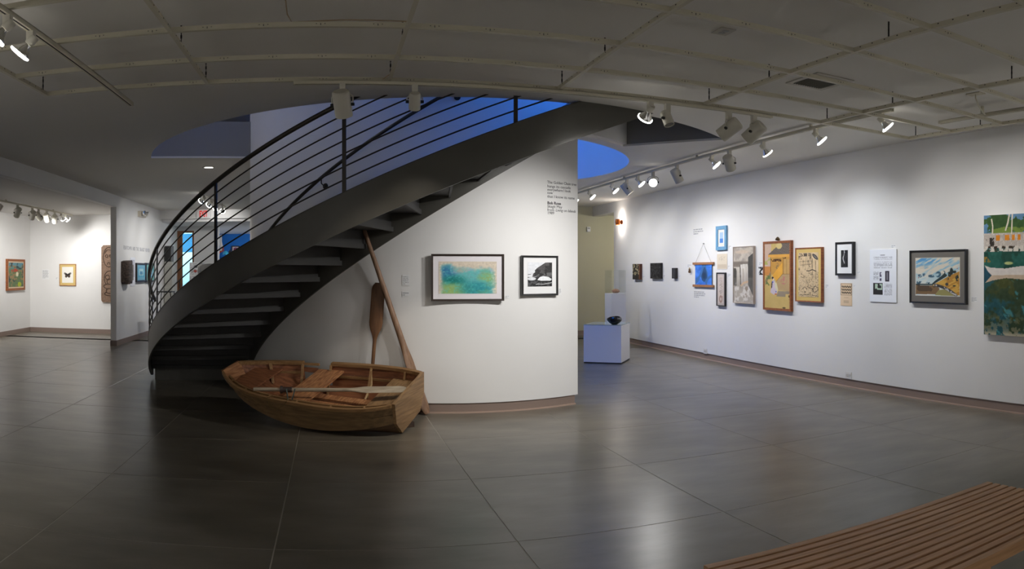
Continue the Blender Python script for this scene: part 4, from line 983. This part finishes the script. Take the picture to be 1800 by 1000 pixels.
for pts in (ovalpts(W2, h_ * .79, w_ * .36, h_ * .17), ovalpts(W2, h_ * .83, w_ * .26, h_ * .09, .2, 2.9), ovalpts(W2 - .05, h_ * .81, .03, .03), ovalpts(W2 + .05, h_ * .81, .03, .03), ovalpts(W2, h_ * .66, .03, .05, 0, pi), ovalpts(W2 + .02, h_ * .42, w_ * .36, h_ * .13, 0, 4),
            ovalpts(W2 - .03, h_ * .44, .05, .05), ovalpts(W2 + .03, h_ * .36, .07, .06), ovalpts(W2 - .02, h_ * .28, .1, .05, 0, 4.5), ovalpts(W2 + .03, h_ * .2, .09, .06), ovalpts(W2, h_ * .15, .1, .04, 2, 6)):
    obj('carved_line', MB(M_).tube(pts, .011, 5, False), M_CARVD, t)
# column side wall (long left wall beyond the opening)
def LL(l, r, tt, bb, d=.0):
    a, c = on_u(l, tt, XL + d), on_u(l, bb, XL + d); e = on_u(r, tt, XL + d); return F_left(XL, a.y, c.z), e.y - a.y, a.z - c.z
M_, w_, h_ = LL(217, 263, 430.5, 438.5)
t = thing('wall_text', 'grey capital title lettering on the wall left of the stair', 'wall text', M_ @ Vector((w_ / 2, 0, 0)))
for wd_, xa, xb in (('FISHTOWN', 0, .285), ('AND', .32, .42), ('THE', .455, .55), ('SKAGIT', .585, .785), ('RIVER', .82, 1)):
    text_part(t, wd_, h_ * 1.25, M_, mat('title_ink', rgb(150, 150, 158), .7), w_ * xa, h_ * .02, w_ * (xb - xa), name='title_word')
M_, w_, h_ = LL(217.5, 229, 457, 497, .06)
t = thing('wood_carving', 'dark split wooden carving on the wall under the title lettering', 'carving', M_ @ Vector((w_ / 2, 0, 0)))
pl = [(.0, .02), (.06, -.03), (.09, .03), (w_ * .5, -.02), (w_ * .6, .03), (w_ * .9, -.02), (w_, .04), (w_, h_ - .02), (w_ * .8, h_), (w_ * .3, h_ - .01), (.0, h_ - .03)]
obj('log_half', MB(M_).sweep(lambda k: [((x - w_ / 2) * k + w_ / 2, y, .14 * (1 - k ** 4) ** .5 + .005) for x, y in pl], [1, .97, .85, .6, .3]), wood('burnt_wood', rgb(38, 28, 24), rgb(92, 76, 66), .7, (14, 2, 14)), t, True)
obj('carved_face', MB(M_).box((w_ * .45, h_ * .1, .1), (w_ * .9, h_ * .8, .142)), wood('grey_wood', rgb(86, 78, 72), rgb(124, 116, 108), .7, (14, 2, 14)), t)
M_, w_, h_ = LL(228.5, 237, 452, 503); picture('text_panel', 'tall narrow white text panel beside the dark split carving', 'text panel', M_, w_, h_, lambda X, Y: mix(base(X, C8(232, 234, 242)), C8(160, 160, 176), inrect(X, Y, .12, .88, .3, .92) * (np.sin(Y * 190) > .2) + inrect(X, Y, .2, .5, .12, .28) * .8), 12, 60, .008)
M_, w_, h_ = LL(241, 256.5, 462, 496, .05); picture('framed_print', 'black-framed pale blue window print left of the stair', 'picture', M_, w_, h_, art_bluewin, 30, 36, .05, .04, M_BLACKFR, .06, mat('mat_blue', rgb(120, 176, 200), .7))
M_, w_, h_ = LL(257.5, 272, 462, 496, .05); picture('framed_print', 'black-framed greenish print half hidden by the stair handrail', 'picture', M_, w_, h_, art_bluewin, 30, 36, .05, .04, M_BLACKFR, .06, mat('mat_green', rgb(130, 190, 180), .7))
p = on_u(247, 377, XL); t = thing('emergency_light', 'twin-headed emergency light high on the wall left of the stair', 'emergency light', p)
Me_ = F_left(XL, p.y, p.z); obj('case', MB(Me_).box((-.22, -.06, 0), (.22, .06, .07)), mat('beige_case', rgb(196, 188, 172), .5), t)
for x in (-.13, .13): obj('lamp_head', MB(Me_).lathe([(0, .0), (.045, .01), (.065, .06), (.06, .065), (0, .05)], (x, .02, .07), (.3 * (1 if x > 0 else -1), -.2, 1), 16), M_CHROME, t, True)
# exit sign
p = on_v(358.5, 375.5, VH); t = thing('exit_sign', 'white exit sign with red letters on the beam behind the stair', 'exit sign', (p.x, VH, p.z))
Mx = F_back(p.x, VH, p.z); obj('sign_box', MB(Mx).box((-.17, -.1, 0), (.17, .1, .05)), mat('sign_white', (.75, .75, .74), .5), t)
Mx2 = Mx @ Matrix.Translation((-.105, -.075, .0515)); text_part(t, 'EXIT', .2, Mx2, mat('exit_red', rgb(205, 40, 30), .5, emit=rgb(205, 30, 20), estr=.5), 0, 0, .21, bold=.006, name='exit_lettering')

# ================================================================ DOOR AND THINGS BEHIND THE STAIR
M_DOORW = wood('door_wood', rgb(112, 70, 42), rgb(146, 96, 60), .5, (12, 12, 2))
d1 = bpy.data.objects.new('door_1', None); COL.objects.link(d1); d1.location = (dl, VF, 0); d1['kind'] = 'structure'; d1['label'] = 'brown wooden door with a tall glass pane'
gl_, gr_ = on_v(320.5, 460, VF).x, on_v(338, 460, VF).x
obj('door_stile', MB().box((dl, VF, 0), (gl_, VF + .06, dt)), M_DOORW, d1); obj('door_stile', MB().box((gr_, VF, 0), (dr, VF + .06, dt)), M_DOORW, d1)
obj('door_rail', MB().box((gl_, VF, 2.49), (gr_, VF + .06, dt)), M_DOORW, d1); obj('door_rail', MB().box((gl_, VF, 0), (gr_, VF + .06, .25)), M_DOORW, d1)
obj('door_pane', MB().box((gl_, VF + .02, .25), (gr_, VF + .03, 2.49)), glass('door_glass', (.8, .95, 1), .03), d1)
obj('door_handle', MB().tube([(gl_ - .06, VF - .05, 1.0), (gl_ - .06, VF - .05, 1.25)], .012, 8), M_BLACK, d1)
# cabinet and loudspeaker by the passage wall
fv = 17.0; x0, x1 = XL + .015, on_v(302, 480, fv).x
t = thing('louvred_cabinet', 'pale grey louvred cabinet standing behind the stair rails', 'cabinet', ((x0 + x1) / 2, fv + .2, 0))
mg = mat('cabinet_grey', rgb(168, 166, 158), .6); zc0 = on_v(290, 460, fv).z
obj('body', MB().box((x0, fv + .015, 0), (x1, fv + .4, zc0)), mg, t)
for (za, zb) in ((zc0 - .55, zc0 - .03), (zc0 - 1.1, zc0 - .58), (.05, zc0 - 1.13)):
    dd = obj('door_panel', MB().box((x0 + .01, fv + .003, za), (x1 - .01, fv + .014, zb)), mg, t)
    n = int((zb - za - .06) / .045)
    for i in range(n): obj('louvre', MB().hexa([(x0 + .03, fv - .006, za + .03 + i * .045), (x1 - .03, fv - .006, za + .03 + i * .045), (x1 - .03, fv + .004, za + .035 + i * .045), (x0 + .03, fv + .004, za + .035 + i * .045), (x0 + .03, fv - .001, za + .058 + i * .045), (x1 - .03, fv - .001, za + .058 + i * .045), (x1 - .03, fv + .004, za + .06 + i * .045), (x0 + .03, fv + .004, za + .06 + i * .045)]), mg, dd)
t = thing('loudspeaker', 'black loudspeaker standing on top of the louvred cabinet', 'loudspeaker', (x0 + .14, fv + .2, zc0))
zs = on_v(290, 432, fv).z
obj('cabinet', MB().box((x0 + .02, fv + .02, zc0), (x1 - .02, fv + .3, zs)), mat('speaker_grey', rgb(92, 90, 88), .6), t); obj('grille', MB().box((x0 + .03, fv + .005, zc0 + .02), (x0 + .16, fv + .022, zs - .02)), M_BLACK, t)
# newspaper stand
fv = 15.9; x0, x1 = on_v(333, 480, fv).x, on_v(349, 480, fv).x; zt = on_v(340, 461, fv).z
t = thing('display_stand', 'grey display stand with printed pages in front of the glazed door', 'display stand', ((x0 + x1) / 2, fv + .15, 0))
mw_ = mat('stand_white', rgb(190, 190, 188), .5)
obj('body', MB().box((x0, fv, 0), (x1, fv + .3, zt)), mw_, t); obj('side_panel', MB().box((x1, fv + .02, 0), (x1 + .09, fv + .28, zt - .01)), mat('stand_grey', rgb(140, 140, 138), .6), t)
for i in range(3): painted('page', t, F_back(x0 + .01, fv - .002, zt - .28 - i * .3), .005, x1 - x0 - .02, 0, .26, .001, art_news, 14, 18)
# grey armchair back
fv = 15.2; pc = on_v(367, 468, fv); t = thing('rounded_chair', 'grey round-backed chair partly hidden by the stair stringer', 'chair', (pc.x, fv, 0))
mgr = mat('grey_upholstery', rgb(118, 116, 112), .85)
obj('backrest', MB().sweep(lambda a: [(pc.x + .24 * cos(a), fv + .2 * sin(a), .45), (pc.x + .20 * cos(a), fv + .16 * sin(a), .45), (pc.x + .20 * cos(a), fv + .16 * sin(a), pc.z + .06 * sin(a)), (pc.x + .24 * cos(a), fv + .2 * sin(a), pc.z + .06 * sin(a))], [-.3 + (pi + .6) * i / 16 for i in range(17)]), mgr, t, True)
obj('seat', MB().lathe([(0, .36), (.2, .36), (.21, .40), (.2, .45), (0, .46)], (pc.x, fv, 0), (0, 0, 1), 20), mgr, t, True)
for sx in (-1, 1):
    for sy in (-1, 1): obj('leg', MB().tube([(pc.x + .13 * sx, fv + .13 * sy, .36), (pc.x + .17 * sx, fv + .17 * sy, 0)], .012, 6), M_BLACK, t)
# wire-framed stool by the rail foot
fv = 14.6; px0 = on_v(296, 512, fv); t = thing('folding_table', 'small black wire-framed table behind the lower stair rails', 'table', (px0.x, fv, 0)); zt = 1.03
obj('table_top', MB().box((px0.x - .22, fv - .2, zt - .02), (px0.x + .10, fv + .2, zt)), M_BLACK, t)
for sx in (-.2, .08):
    for sy in (-.18, .18): obj('leg', MB().tube([(px0.x + sx, fv + sy, zt - .02), (px0.x + sx + (.16 if sx > 0 else -.05), fv + sy, 0)], .01, 6), M_BLACK, t)
# blue room pictures and sculpture
M_, w_, h_ = BB(407, 421, 432, 444, 22.6); picture('framed_print', 'small dark-framed pink print on the bright blue wall', 'picture', M_, w_, h_, art_rose, 20, 20, .03, .03, M_BLACKFR)
p = on_v(388, 430, 22.4); t = thing('ribbon_sculpture', 'orange and white ribbon sculpture at the edge of the blue wall', 'sculpture', p)
obj('orange_ribbon', MB().tube([p + Vector((.05 - .14 * sin(a), 0, -.38 + .17 * cos(a))) for a in [0 + i * .25 for i in range(12)]], .03, 6), mat('orange_glaze', rgb(216, 84, 40), .3), t, True)
obj('white_column', MB().tube([p + Vector((.02 * sin(i), 0, -.2 + i * .075)) for i in range(8)], [.03, .05, .055, .05, .055, .06, .05, .02], 8), mat('white_glaze', rgb(226, 214, 204), .3), t, True)
obj('red_band', MB().tube([p + Vector((.08, -.02, -.22 + i * .05)) for i in range(4)], .025, 6), mat('red_glaze', rgb(170, 66, 70), .3), t, True)
p = on_v(400, 447, 22.3); t = thing('fish_sculpture', 'turquoise fish-shaped sculpture hanging on the bright blue wall', 'sculpture', p)
obj('body', MB().tube([p + Vector((-.16 + .05 * i, 0, .05 * sin(i * .9))) for i in range(7)], [.01, .05, .07, .06, .04, .025, .05], 8), mat('turquoise_glaze', rgb(70, 190, 226), .3), t, True)
obj('fin', MB(Matrix.Translation(p) @ Matrix.Rotation(pi / 2, 4, 'X')).prism([(0, .03), (.09, .17), (.13, .04)], -.01, .01), mat('black_glaze', rgb(26, 24, 30), .4), t)

# ================================================================ PLINTHS
A_, B_, C_ = Vector((3.891, 10.427)), Vector((4.383, 10.079)), Vector((4.756, 10.586)); D_ = A_ + C_ - B_
M_PL = mat('plinth_white', (.76, .76, .77), .6)
c = (A_ + C_) / 2
t = thing('display_plinth', 'low white cube plinth with a glass top on the floor by the doorway', 'plinth', (c.x, c.y, 0))
poly = [tuple(p) for p in (A_, B_, C_, D_)]
obj('body', MB().prism([tuple(c + (Vector(p) - c) * .985) for p in poly], 0, .02), M_INK2, t)
obj('block', MB().prism(poly, .02, .603), M_PL, t); obj('glass_top', MB().prism(poly, .604, .613), mat('green_glass', rgb(150, 172, 166), .08, spec=.8), t)
zb = .6135; cb = Vector((4.33, 10.22, zb))
bw = MB(); n = 28
prof = [(.03, 0), (.045, .004), (.085, .03), (.112, .06), (.122, .085), (.112, .108), (.095, .118), (.085, .112), (.095, .08), (.08, .04), (.0, .025)]
vs, fs = [], []
for i, (r, h) in enumerate(prof):
    for k in range(n):
        a = 2 * pi * k / n; wv = 1 + .05 * sin(3 * a + 1) * (h > .05); vs.append((cb.x + r * wv * cos(a), cb.y + r * wv * sin(a), zb + h * (1 + .10 * sin(2 * a) * (h > .08))))
for i in range(len(prof) - 1):
    for k in range(n): fs.append((i * n + k, i * n + (k + 1) % n, (i + 1) * n + (k + 1) % n, (i + 1) * n + k))
bw.add(vs, fs)
tag(obj('black_bowl', bw, mat('black_glaze_bowl', (.006, .006, .008), .12, spec=.7), None, True, loc=cb), 'glossy black bowl with an uneven rim on the glass-topped plinth', 'bowl')
x0, x1, y0, y1, zt = 5.108, 5.40, 12.2, 12.53, 1.035
t = thing('display_plinth', 'tall white plinth with a clear acrylic case behind the low cube', 'plinth', ((x0 + x1) / 2, (y0 + y1) / 2, 0))
obj('column', MB().box((x0, y0, 0), (x1, y1, zt)), M_PL, t)
e = .004
for a, b in (((x0, y0, zt), (x1, y0 + e, 1.47)), ((x0, y1 - e, zt), (x1, y1, 1.47)), ((x0, y0 + e, zt), (x0 + e, y1 - e, 1.47)), ((x1 - e, y0 + e, zt), (x1, y1 - e, 1.47)), ((x0, y0, 1.47), (x1, y1, 1.474))):
    obj('case_pane', MB().box(a, b), M_GLASSTOP, t)
ps = Vector((5.26, 12.36, zt + .001))
tag(obj('stone', MB().lathe([(0, 0), (.05, .006), (.08, .03), (.075, .055), (.04, .078), (0, .084)], ps, (0, 0, 1), 20), mat('brown_stone', rgb(150, 108, 78), .7, vary=.2, scale=30, bump=.3), None, True, loc=ps), 'rounded tan stone inside the clear case', 'stone')

# ================================================================ BENCH
bx0, bx1, by1 = 1.131, 2.60, 1.96; bz = .45
fy = (on_z(1693, 1000, bz).y + on_z(1800, 947, bz).y) / 2
t = thing('slatted_bench', 'slatted brown wooden bench in the near corner of the floor', 'bench', ((bx0 + bx1) / 2, (fy + by1) / 2, 0))
M_SLAT = wood('bench_slat', rgb(190, 142, 100), rgb(222, 176, 132), .42, (1.2, 26, 26), 2.4, .1)
NS = 13; pitch = (by1 - fy) / NS
pr = None
for i in range(NS):
    y = fy + i * pitch
    mb = MB(); x_a, x_b, ya, yb = bx0, bx1, y, y + pitch * .78
    mb.hexa([(x_a, ya, bz - .045), (x_b, ya, bz - .045), (x_b, yb, bz - .045), (x_a, yb, bz - .045), (x_a + .002, ya + .002, bz), (x_b - .002, ya + .002, bz), (x_b - .002, yb - .002, bz), (x_a + .002, yb - .002, bz)])
    obj('slat', mb, M_SLAT, t)
for x in (bx0 + .25, (bx0 + bx1) / 2, bx1 - .25): obj('cross_beam', MB().box((x - .02, fy + .005, bz - .075), (x + .02, by1 - .015, bz - .0455)), M_SLAT, t)
for x in (bx0 + .25, bx1 - .25):
    for y in (fy + .05, by1 - .09): obj('leg', MB().box((x - .025, y, 0), (x + .025, y + .045, bz - .0755)), M_SLAT, t)

# ================================================================ CEILING FITTINGS
x0, x1, y0, y1 = 3.26, 3.62, 3.97, 4.36
t = thing('ceiling_vent', 'square white ceiling air vent with dark louvres above the grid', 'vent', ((x0 + x1) / 2, (y0 + y1) / 2, ZC))
mb = MB(); mb.box((x0, y0, ZC - .008), (x1, y0 + .04, ZC)); mb.box((x0, y1 - .04, ZC - .008), (x1, y1, ZC)); mb.box((x0, y0 + .04, ZC - .008), (x0 + .04, y1 - .04, ZC)); mb.box((x1 - .04, y0 + .04, ZC - .008), (x1, y1 - .04, ZC))
obj('frame', mb, mat('vent_white', rgb(186, 182, 170), .5), t); obj('backing', MB().box((x0 + .04, y0 + .04, ZC - .002), (x1 - .04, y1 - .04, ZC - .0005)), M_BLACK, t)
for i in range(12): obj('louvre', MB().box((x0 + .05 + i * .022, y0 + .04, ZC - .012), (x0 + .054 + i * .022, y1 - .04, ZC - .002)), mat('vent_grey', rgb(120, 116, 108), .5), t)
p = on_z(1272, 54, ZC); t = thing('ceiling_outlet', 'small white outlet plate on the ceiling above the grid', 'outlet', p)
obj('cover_plate', MB().box((p.x - .05, p.y - .06, ZC - .008), (p.x + .05, p.y + .06, ZC)), mat('plate', rgb(190, 186, 176), .5), t)
for s_ in (-1, 1): obj('socket', MB().box((p.x - .017, p.y + s_ * .022 - .013, ZC - .011), (p.x + .017, p.y + s_ * .022 + .013, ZC - .008)), M_INK, t)
p = on_z(1715, 164, ZC); t = thing('power_cable', 'cream power cable dropping from a ceiling plate to the short light track', 'cable', p)
obj('ceiling_plate', MB().box((p.x - .04, p.y - .07, ZC - .01), (p.x + .04, p.y + .07, ZC)), M_CREAM, t)
obj('cord', MB().tube([p, p + Vector((0, 0, -.04)), p + Vector((.06, .02, -.09)), p + Vector((.2, .08, -.115)), p + Vector((.34, .16, -.10)), (T2X, 3.95, T2Z + .04)], .006, 6), M_CREAM, t, True)
# thin cable along the grid
q = [on_z(502, 0, 2.9), on_z(505, 25, 2.86), on_z(513, 39, GZ + .045)]
t = thing('grid_cable', 'thin pale cable lying along a rail of the ceiling grid', 'cable', q[2])
obj('cord', MB().tube(q + [Vector((.1, 3.765, GZ + .045)), Vector((.406, 3.765, GZ + .042)), Vector((.42, 4.37, GZ + .044)), Vector((.42, 4.80, GZ + .04)), Vector((.36, 4.86, GZ + .005))], .004, 5), mat('pale_cord', rgb(170, 150, 120), .6), t, True)

# ================================================================ BOAT
BP = [0.71, 6.406, 0.062, 0.442, 0.221, 0.035, 1.876]
K5 = np.array([0, .3, .6, .85, 1])
def kn(v): return np.polyfit(K5, np.array(v), 4)
cB, cH, cC, cZ = kn([.405, .551, .504, .368, .153]), kn([.327, .301, .298, .31, .347]), kn([.145, .067, .081, .175, .225]), kn([.0, .0, .012, .10, .19])
def BT(x, y, z):
    X0, Y0, Z0, yaw, heel, trim, L = BP
    c, s = cos(heel), sin(heel); y1 = y * c - z * s; z1 = y * s + z * c
    c, s = cos(trim), sin(trim); x2 = x * c - z1 * s; z2 = x * s + z1 * c
    return Vector((X0 - x2 * cos(yaw) + y1 * sin(yaw), Y0 + x2 * sin(yaw) + y1 * cos(yaw), Z0 + z2))
def bst(s, side, lev, inset=0., dz=0.):     # lev 0 bottom, 1 chine, 2 sheer (fractions allowed)
    L = BP[6]; b = float(np.polyval(cB, s)); h = float(np.polyval(cH, s)); zc = float(np.polyval(cC, s)); zb = float(np.polyval(cZ, s))
    tab = [(b * .62, zb, .16), (b * .95, zc, .08), (b, h, 0.)]
    i = min(int(lev), 1); f_ = lev - i
    y = tab[i][0] * (1 - f_) + tab[i + 1][0] * f_; z = tab[i][1] * (1 - f_) + tab[i + 1][1] * f_; rk = tab[i][2] * (1 - f_) + tab[i + 1][2] * f_
    return BT(s * L - rk * s ** 4 , side * (y - inset), z + dz)
RZ = -.442
W1 = wood('boat_outside', rgb(108, 84, 56), rgb(142, 112, 76), .6, (1.6, 22, 22), 1.8, .25, RZ); W2_ = wood('boat_inside', rgb(108, 64, 40), rgb(152, 98, 64), .6, (1.6, 22, 22), 1.8, .25, RZ)
W3 = wood('boat_rail', rgb(128, 94, 58), rgb(160, 124, 82), .55, (1.6, 26, 26), 2., .2, RZ); W4 = wood('boat_thwart', rgb(132, 82, 50), rgb(196, 142, 96), .55, (34, 1.8, 20), 2.0, .2, RZ); W5 = wood('boat_transom', rgb(122, 92, 60), rgb(160, 126, 86), .6, (26, 1.6, 26), 1.8, .25, RZ)
bt = thing('rowing_boat', 'old brown wooden rowing boat with a broken far side under the stair', 'boat', (BT(.9, 0, 0).x, BT(.9, 0, 0).y, 0))
def strake(name, side, l0, l1, s0, s1, m, th=.012, n=24):
    mb = MB().sweep(lambda s: [bst(s, side, l0), bst(s, side, l1), bst(s, side, l1, th), bst(s, side, l0, th)], [s0 + (s1 - s0) * i / n for i in range(n + 1)])
    return obj(name, mb, m, bt, True)
strake('side_plank', -1, 1.52, 2, 0, 1, W1); strake('side_plank', -1, 1, 1.5, 0, 1, W1); strake('bilge_plank', -1, 0, .985, 0, 1, wood('boat_bilge', rgb(92, 68, 48), rgb(126, 98, 70), .65, (1.6, 22, 22), 1.8, .25, RZ))
strake('side_plank', 1, 1.55, 2, 0, .53, W2_); strake('side_plank', 1, 1, 1.53, 0, .53, W2_); strake('side_plank', 1, 1.55, 2, .69, 1, W2_); strake('side_plank', 1, 1, 1.53, .69, 1, W2_); strake('bilge_plank', 1, 0, .985, 0, 1, W2_)
strake('broken_batten', 1, 1.88, 1.98, .60, .69, W3, .02, 4); strake('broken_batten', 1, 1.50, 1.74, .61, .69, W2_, .012, 4)
for i in range(5):
    y0_, y1_ = -1 + .4 * i + .01, -1 + .4 * (i + 1) - .01
    def ring(s, a=y0_, b=y1_):
        L = BP[6]; bb = float(np.polyval(cB, s)) * .62; z = float(np.polyval(cZ, s)); x = s * L - .16 * s ** 4
        return [BT(x, a * bb, z), BT(x, b * bb, z), BT(x, b * bb, z + .012), BT(x, a * bb, z + .012)]
    obj('bottom_plank', MB().sweep(ring, [i_ / 20 for i_ in range(21)]), W2_, bt, True)
def plate(name, s, m, th, cut=None):
    pr_ = [bst(s, -1, 2, 0, .015), bst(s, -1, 1), bst(s, -1, 0), bst(s, 1, 0), bst(s, 1, 1), bst(s, 1, 2, 0, .015)]
    d = (BT(1, 0, 0) - BT(0, 0, 0)).normalized() * th
    n = 6; obj(name, MB().add(pr_ + [p + d for p in pr_], [tuple(range(n))[::-1], tuple(range(n, 2 * n))] + [(i, (i + 1) % n, n + (i + 1) % n, n + i) for i in range(n)]), m, bt)
plate('transom', 0.0, W5, -.028); plate('bow_board', 1.0, W4, .022)
def railing(name, side, s0, s1, inset, wd, hgt, dz, n=26):
    obj(name, MB().sweep(lambda s: [bst(s, side, 2, inset, dz), bst(s, side, 2, inset + wd, dz), bst(s, side, 2, inset + wd, dz - hgt), bst(s, side, 2, inset, dz - hgt)], [s0 + (s1 - s0) * i / n for i in range(n + 1)]), W3, bt, True)
railing('outer_gunwale', -1, 0, 1, -.022, .034, .028, .012); railing('inner_gunwale', -1, .03, .95, .045, .022, .026, .010)
railing('outer_gunwale', 1, 0, .53, -.018, .05, .032, .012); railing('outer_gunwale', 1, .69, 1, -.018, .05, .032, .012); railing('seat_riser', 1, .69, .96, .02, .02, .024, -.09); railing('seat_riser', 1, .05, .50, .02, .02, .024, -.12)
for s in (.12, .28, .46, .62, .78, .9):
    p0 = bst(s, -1, 2, .012, .0); p1 = bst(s, -1, 2, .045, .0)
    obj('spacer_block', MB().tube([p0, p1], .012, 6), W3, bt)
def rib(s, side):
    mb = MB(); w2 = .010 / BP[6]
    mb.hexa([bst(s - w2, side, .3, .014), bst(s + w2, side, .3, .014), bst(s + w2, side, .3, .034), bst(s - w2, side, .3, .034), bst(s - w2, side, 1.95, .013), bst(s + w2, side, 1.95, .013), bst(s + w2, side, 1.95, .036), bst(s - w2, side, 1.95, .036)])
    obj('rib', mb, W3, bt)
for s in (.10, .30, .53, .69, .86): rib(s, 1)
for s in (.14, .34, .62, .84): rib(s, -1)
def seat(name, sa, sb, lev, m, th=.018, sk=0., ov=.012, near=1., far=1.):
    L = BP[6]
    def yz(s, side):
        b = float(np.polyval(cB, s)); h = float(np.polyval(cH, s)); zc = float(np.polyval(cC, s)); f_ = lev - 1
        return b * (.95 + .05 * f_) - ov, zc + (h - zc) * f_
    (ya, za), (yb, zb_) = yz(sa, 1), yz(sb, 1)
    ps = [(sa * L + sk, ya * far, za), (sb * L + sk, yb * far, zb_), (sb * L - sk, -yb * near, zb_), (sa * L - sk, -ya * near, za)]
    return obj(name, MB().hexa([BT(x, y, z - th) for x, y, z in ps] + [BT(x, y, z) for x, y, z in ps]), m, bt)
seat('thwart', .46, .60, 1.72, W4, .02); seat('bow_seat', .80, .93, 1.55, W2_, .016); seat('stern_seat', .03, .17, 1.55, W5, .018, far=.96)
# loose floor boards and stretcher
for y, s0, s1, zz in ((-.05, .12, .62, .05), (.10, .14, .66, .06), (-.2, .2, .6, .06)):
    L = BP[6]; ps = [(s0 * L, y, zz), (s1 * L, y, zz + .02), (s1 * L, y + .11, zz + .02), (s0 * L, y + .11, zz)]
    obj('loose_floorboard', MB().hexa([BT(*p) for p in ps] + [BT(p[0], p[1], p[2] + .012) for p in ps]), W4, bt)
pr1, pr2 = bst(.30, 1, 1.9, .04), bst(.30, 1, .4, .10)
obj('pale_batten', MB().tube([pr1, bst(.30, 1, 1.2, .03), pr2], .011, 6), wood('pale_batten', rgb(170, 140, 98), rgb(196, 166, 124)), bt, True)
ol = bst(.50, -1, 2, .03, .01)
for dx in (-.012, .022): obj('oarlock', MB().tube([ol + Vector((dx, 0, 0)), ol + Vector((dx * 1.6, .0, .04)), ol + Vector((dx * 2.2, .01, .10))], .006, 6), mat('oarlock_metal', rgb(88, 100, 98), .45, .7), bt, True)
rp = [bst(.60, -1, 2, .03, .02), bst(.61, -1, 2, -.03, .02), bst(.60, -1, 2, -.035, -.06), bst(.565, -1, 2, -.03, -.085), bst(.52, -1, 2, -.03, -.03), bst(.50, -1, 2, -.025, .018), ol + Vector((0, 0, .02))]
obj('cord', MB().tube(rp, .0035, 5), mat('cord', rgb(120, 98, 60), .8), bt, True)
p = on_z(718, 752, 0)
tag(obj('support_block', MB(Matrix.Translation((p.x, p.y + .04, 0)) @ Matrix.Rotation(.45, 4, 'Z')).box((-.06, -.03, 0), (.05, .05, .05)), wood('block_wood', rgb(52, 36, 26), rgb(76, 56, 42)), None, loc=(p.x, p.y + .04, 0)), 'dark wooden block propping the stern of the rowing boat', 'block')

# ================================================================ OARS
def oar(label, a, b, ra, rb, blade_len, blade_w, m, blade_at, facing, extra=None, thick=.022):
    a, b = Vector(a), Vector(b); d = (b - a).normalized(); Lg = (b - a).length
    t = thing('wooden_oar', label, 'oar', a if a.z < b.z else b, 'oars of the rowing boat')
    sp_end = Lg - blade_len
    obj('shaft', MB().tube([a + d * (sp_end + .02) * i / 10 for i in range(11)], [ra + (rb - ra) * i / 10 for i in range(11)], 12), m, t, True)
    sd = d.cross(Vector(facing)).normalized(); nm = sd.cross(d).normalized()
    def rg(s):
        x = s / blade_len
        wdt = rb + (blade_w / 2 - rb) * (sm(0., .32, np.array([x]))[0]); tk = rb + (thick / 2 - rb) * sm(0., .4, np.array([x]))[0]
        if x > .86: wdt *= math.sqrt(max(1 - ((x - .86) / .14) ** 2 * .75, .05))
        c = a + d * (sp_end + s); return [c + sd * wdt * cos(q) + nm * tk * sin(q) for q in [2 * pi * k / 14 for k in range(14)]]
    obj('blade', MB().sweep(rg, [blade_len * i / 22 for i in range(23)]), m, t, True)
    return t
WO = wood('dark_oar', rgb(94, 62, 38), rgb(128, 90, 58), .5, (18, 18, 2), 2.)
WO2 = wood('brown_oar', rgb(116, 86, 64), rgb(148, 116, 90), .55, (18, 18, 2), 2.); WO3 = wood('grey_oar', rgb(150, 136, 116), rgb(190, 176, 154), .55, (2, 18, 18), 2.)
pa, _ = on_drum(649, 700, RD + .10); pb, zb2 = on_drum(666, 497, RD + .03)
ft = cyl(pa, RD + .10, .0); tp_ = cyl(pb, RD + .032, zb2)
oar('dark oar standing blade-up against the curved wall behind the boat', ft + Vector((0, 0, .002)), tp_, .017, .019, .60, .145, WO, 'up', (sin(pb), -cos(pb), 0))
pt2, z2 = on_drum(640, 404, RD + .085); tq = cyl(pt2, RD + .085, z2)
fq = on_z(751, 729, .0) + Vector((0, 0, .012))
oar('long brown oar leaning blade-down from under the stair to the floor', tq, fq, .021, .032, .78, .135, WO2, 'down', (.75, -.66, 0), thick=.04)
s1_, s2_ = on_z(446, 684, .335), on_z(714, 684, .375)
o3 = oar('pale grey oar with a dark leather collar lying across the boat', s1_, s2_, .019, .018, .52, .10, WO3, 'in', (0, -.5, 1), thick=.02)
dd_ = (s2_ - s1_).normalized(); cc_ = s1_ + (s2_ - s1_) * (48 / 268)
obj('leather_collar', MB().lathe([(.021, 0), (.038, .004), (.036, .02), (.026, .03), (.026, .11), (.02, .115)], cc_, dd_, 16), mat('collar_leather', rgb(58, 44, 40), .6), o3, True)
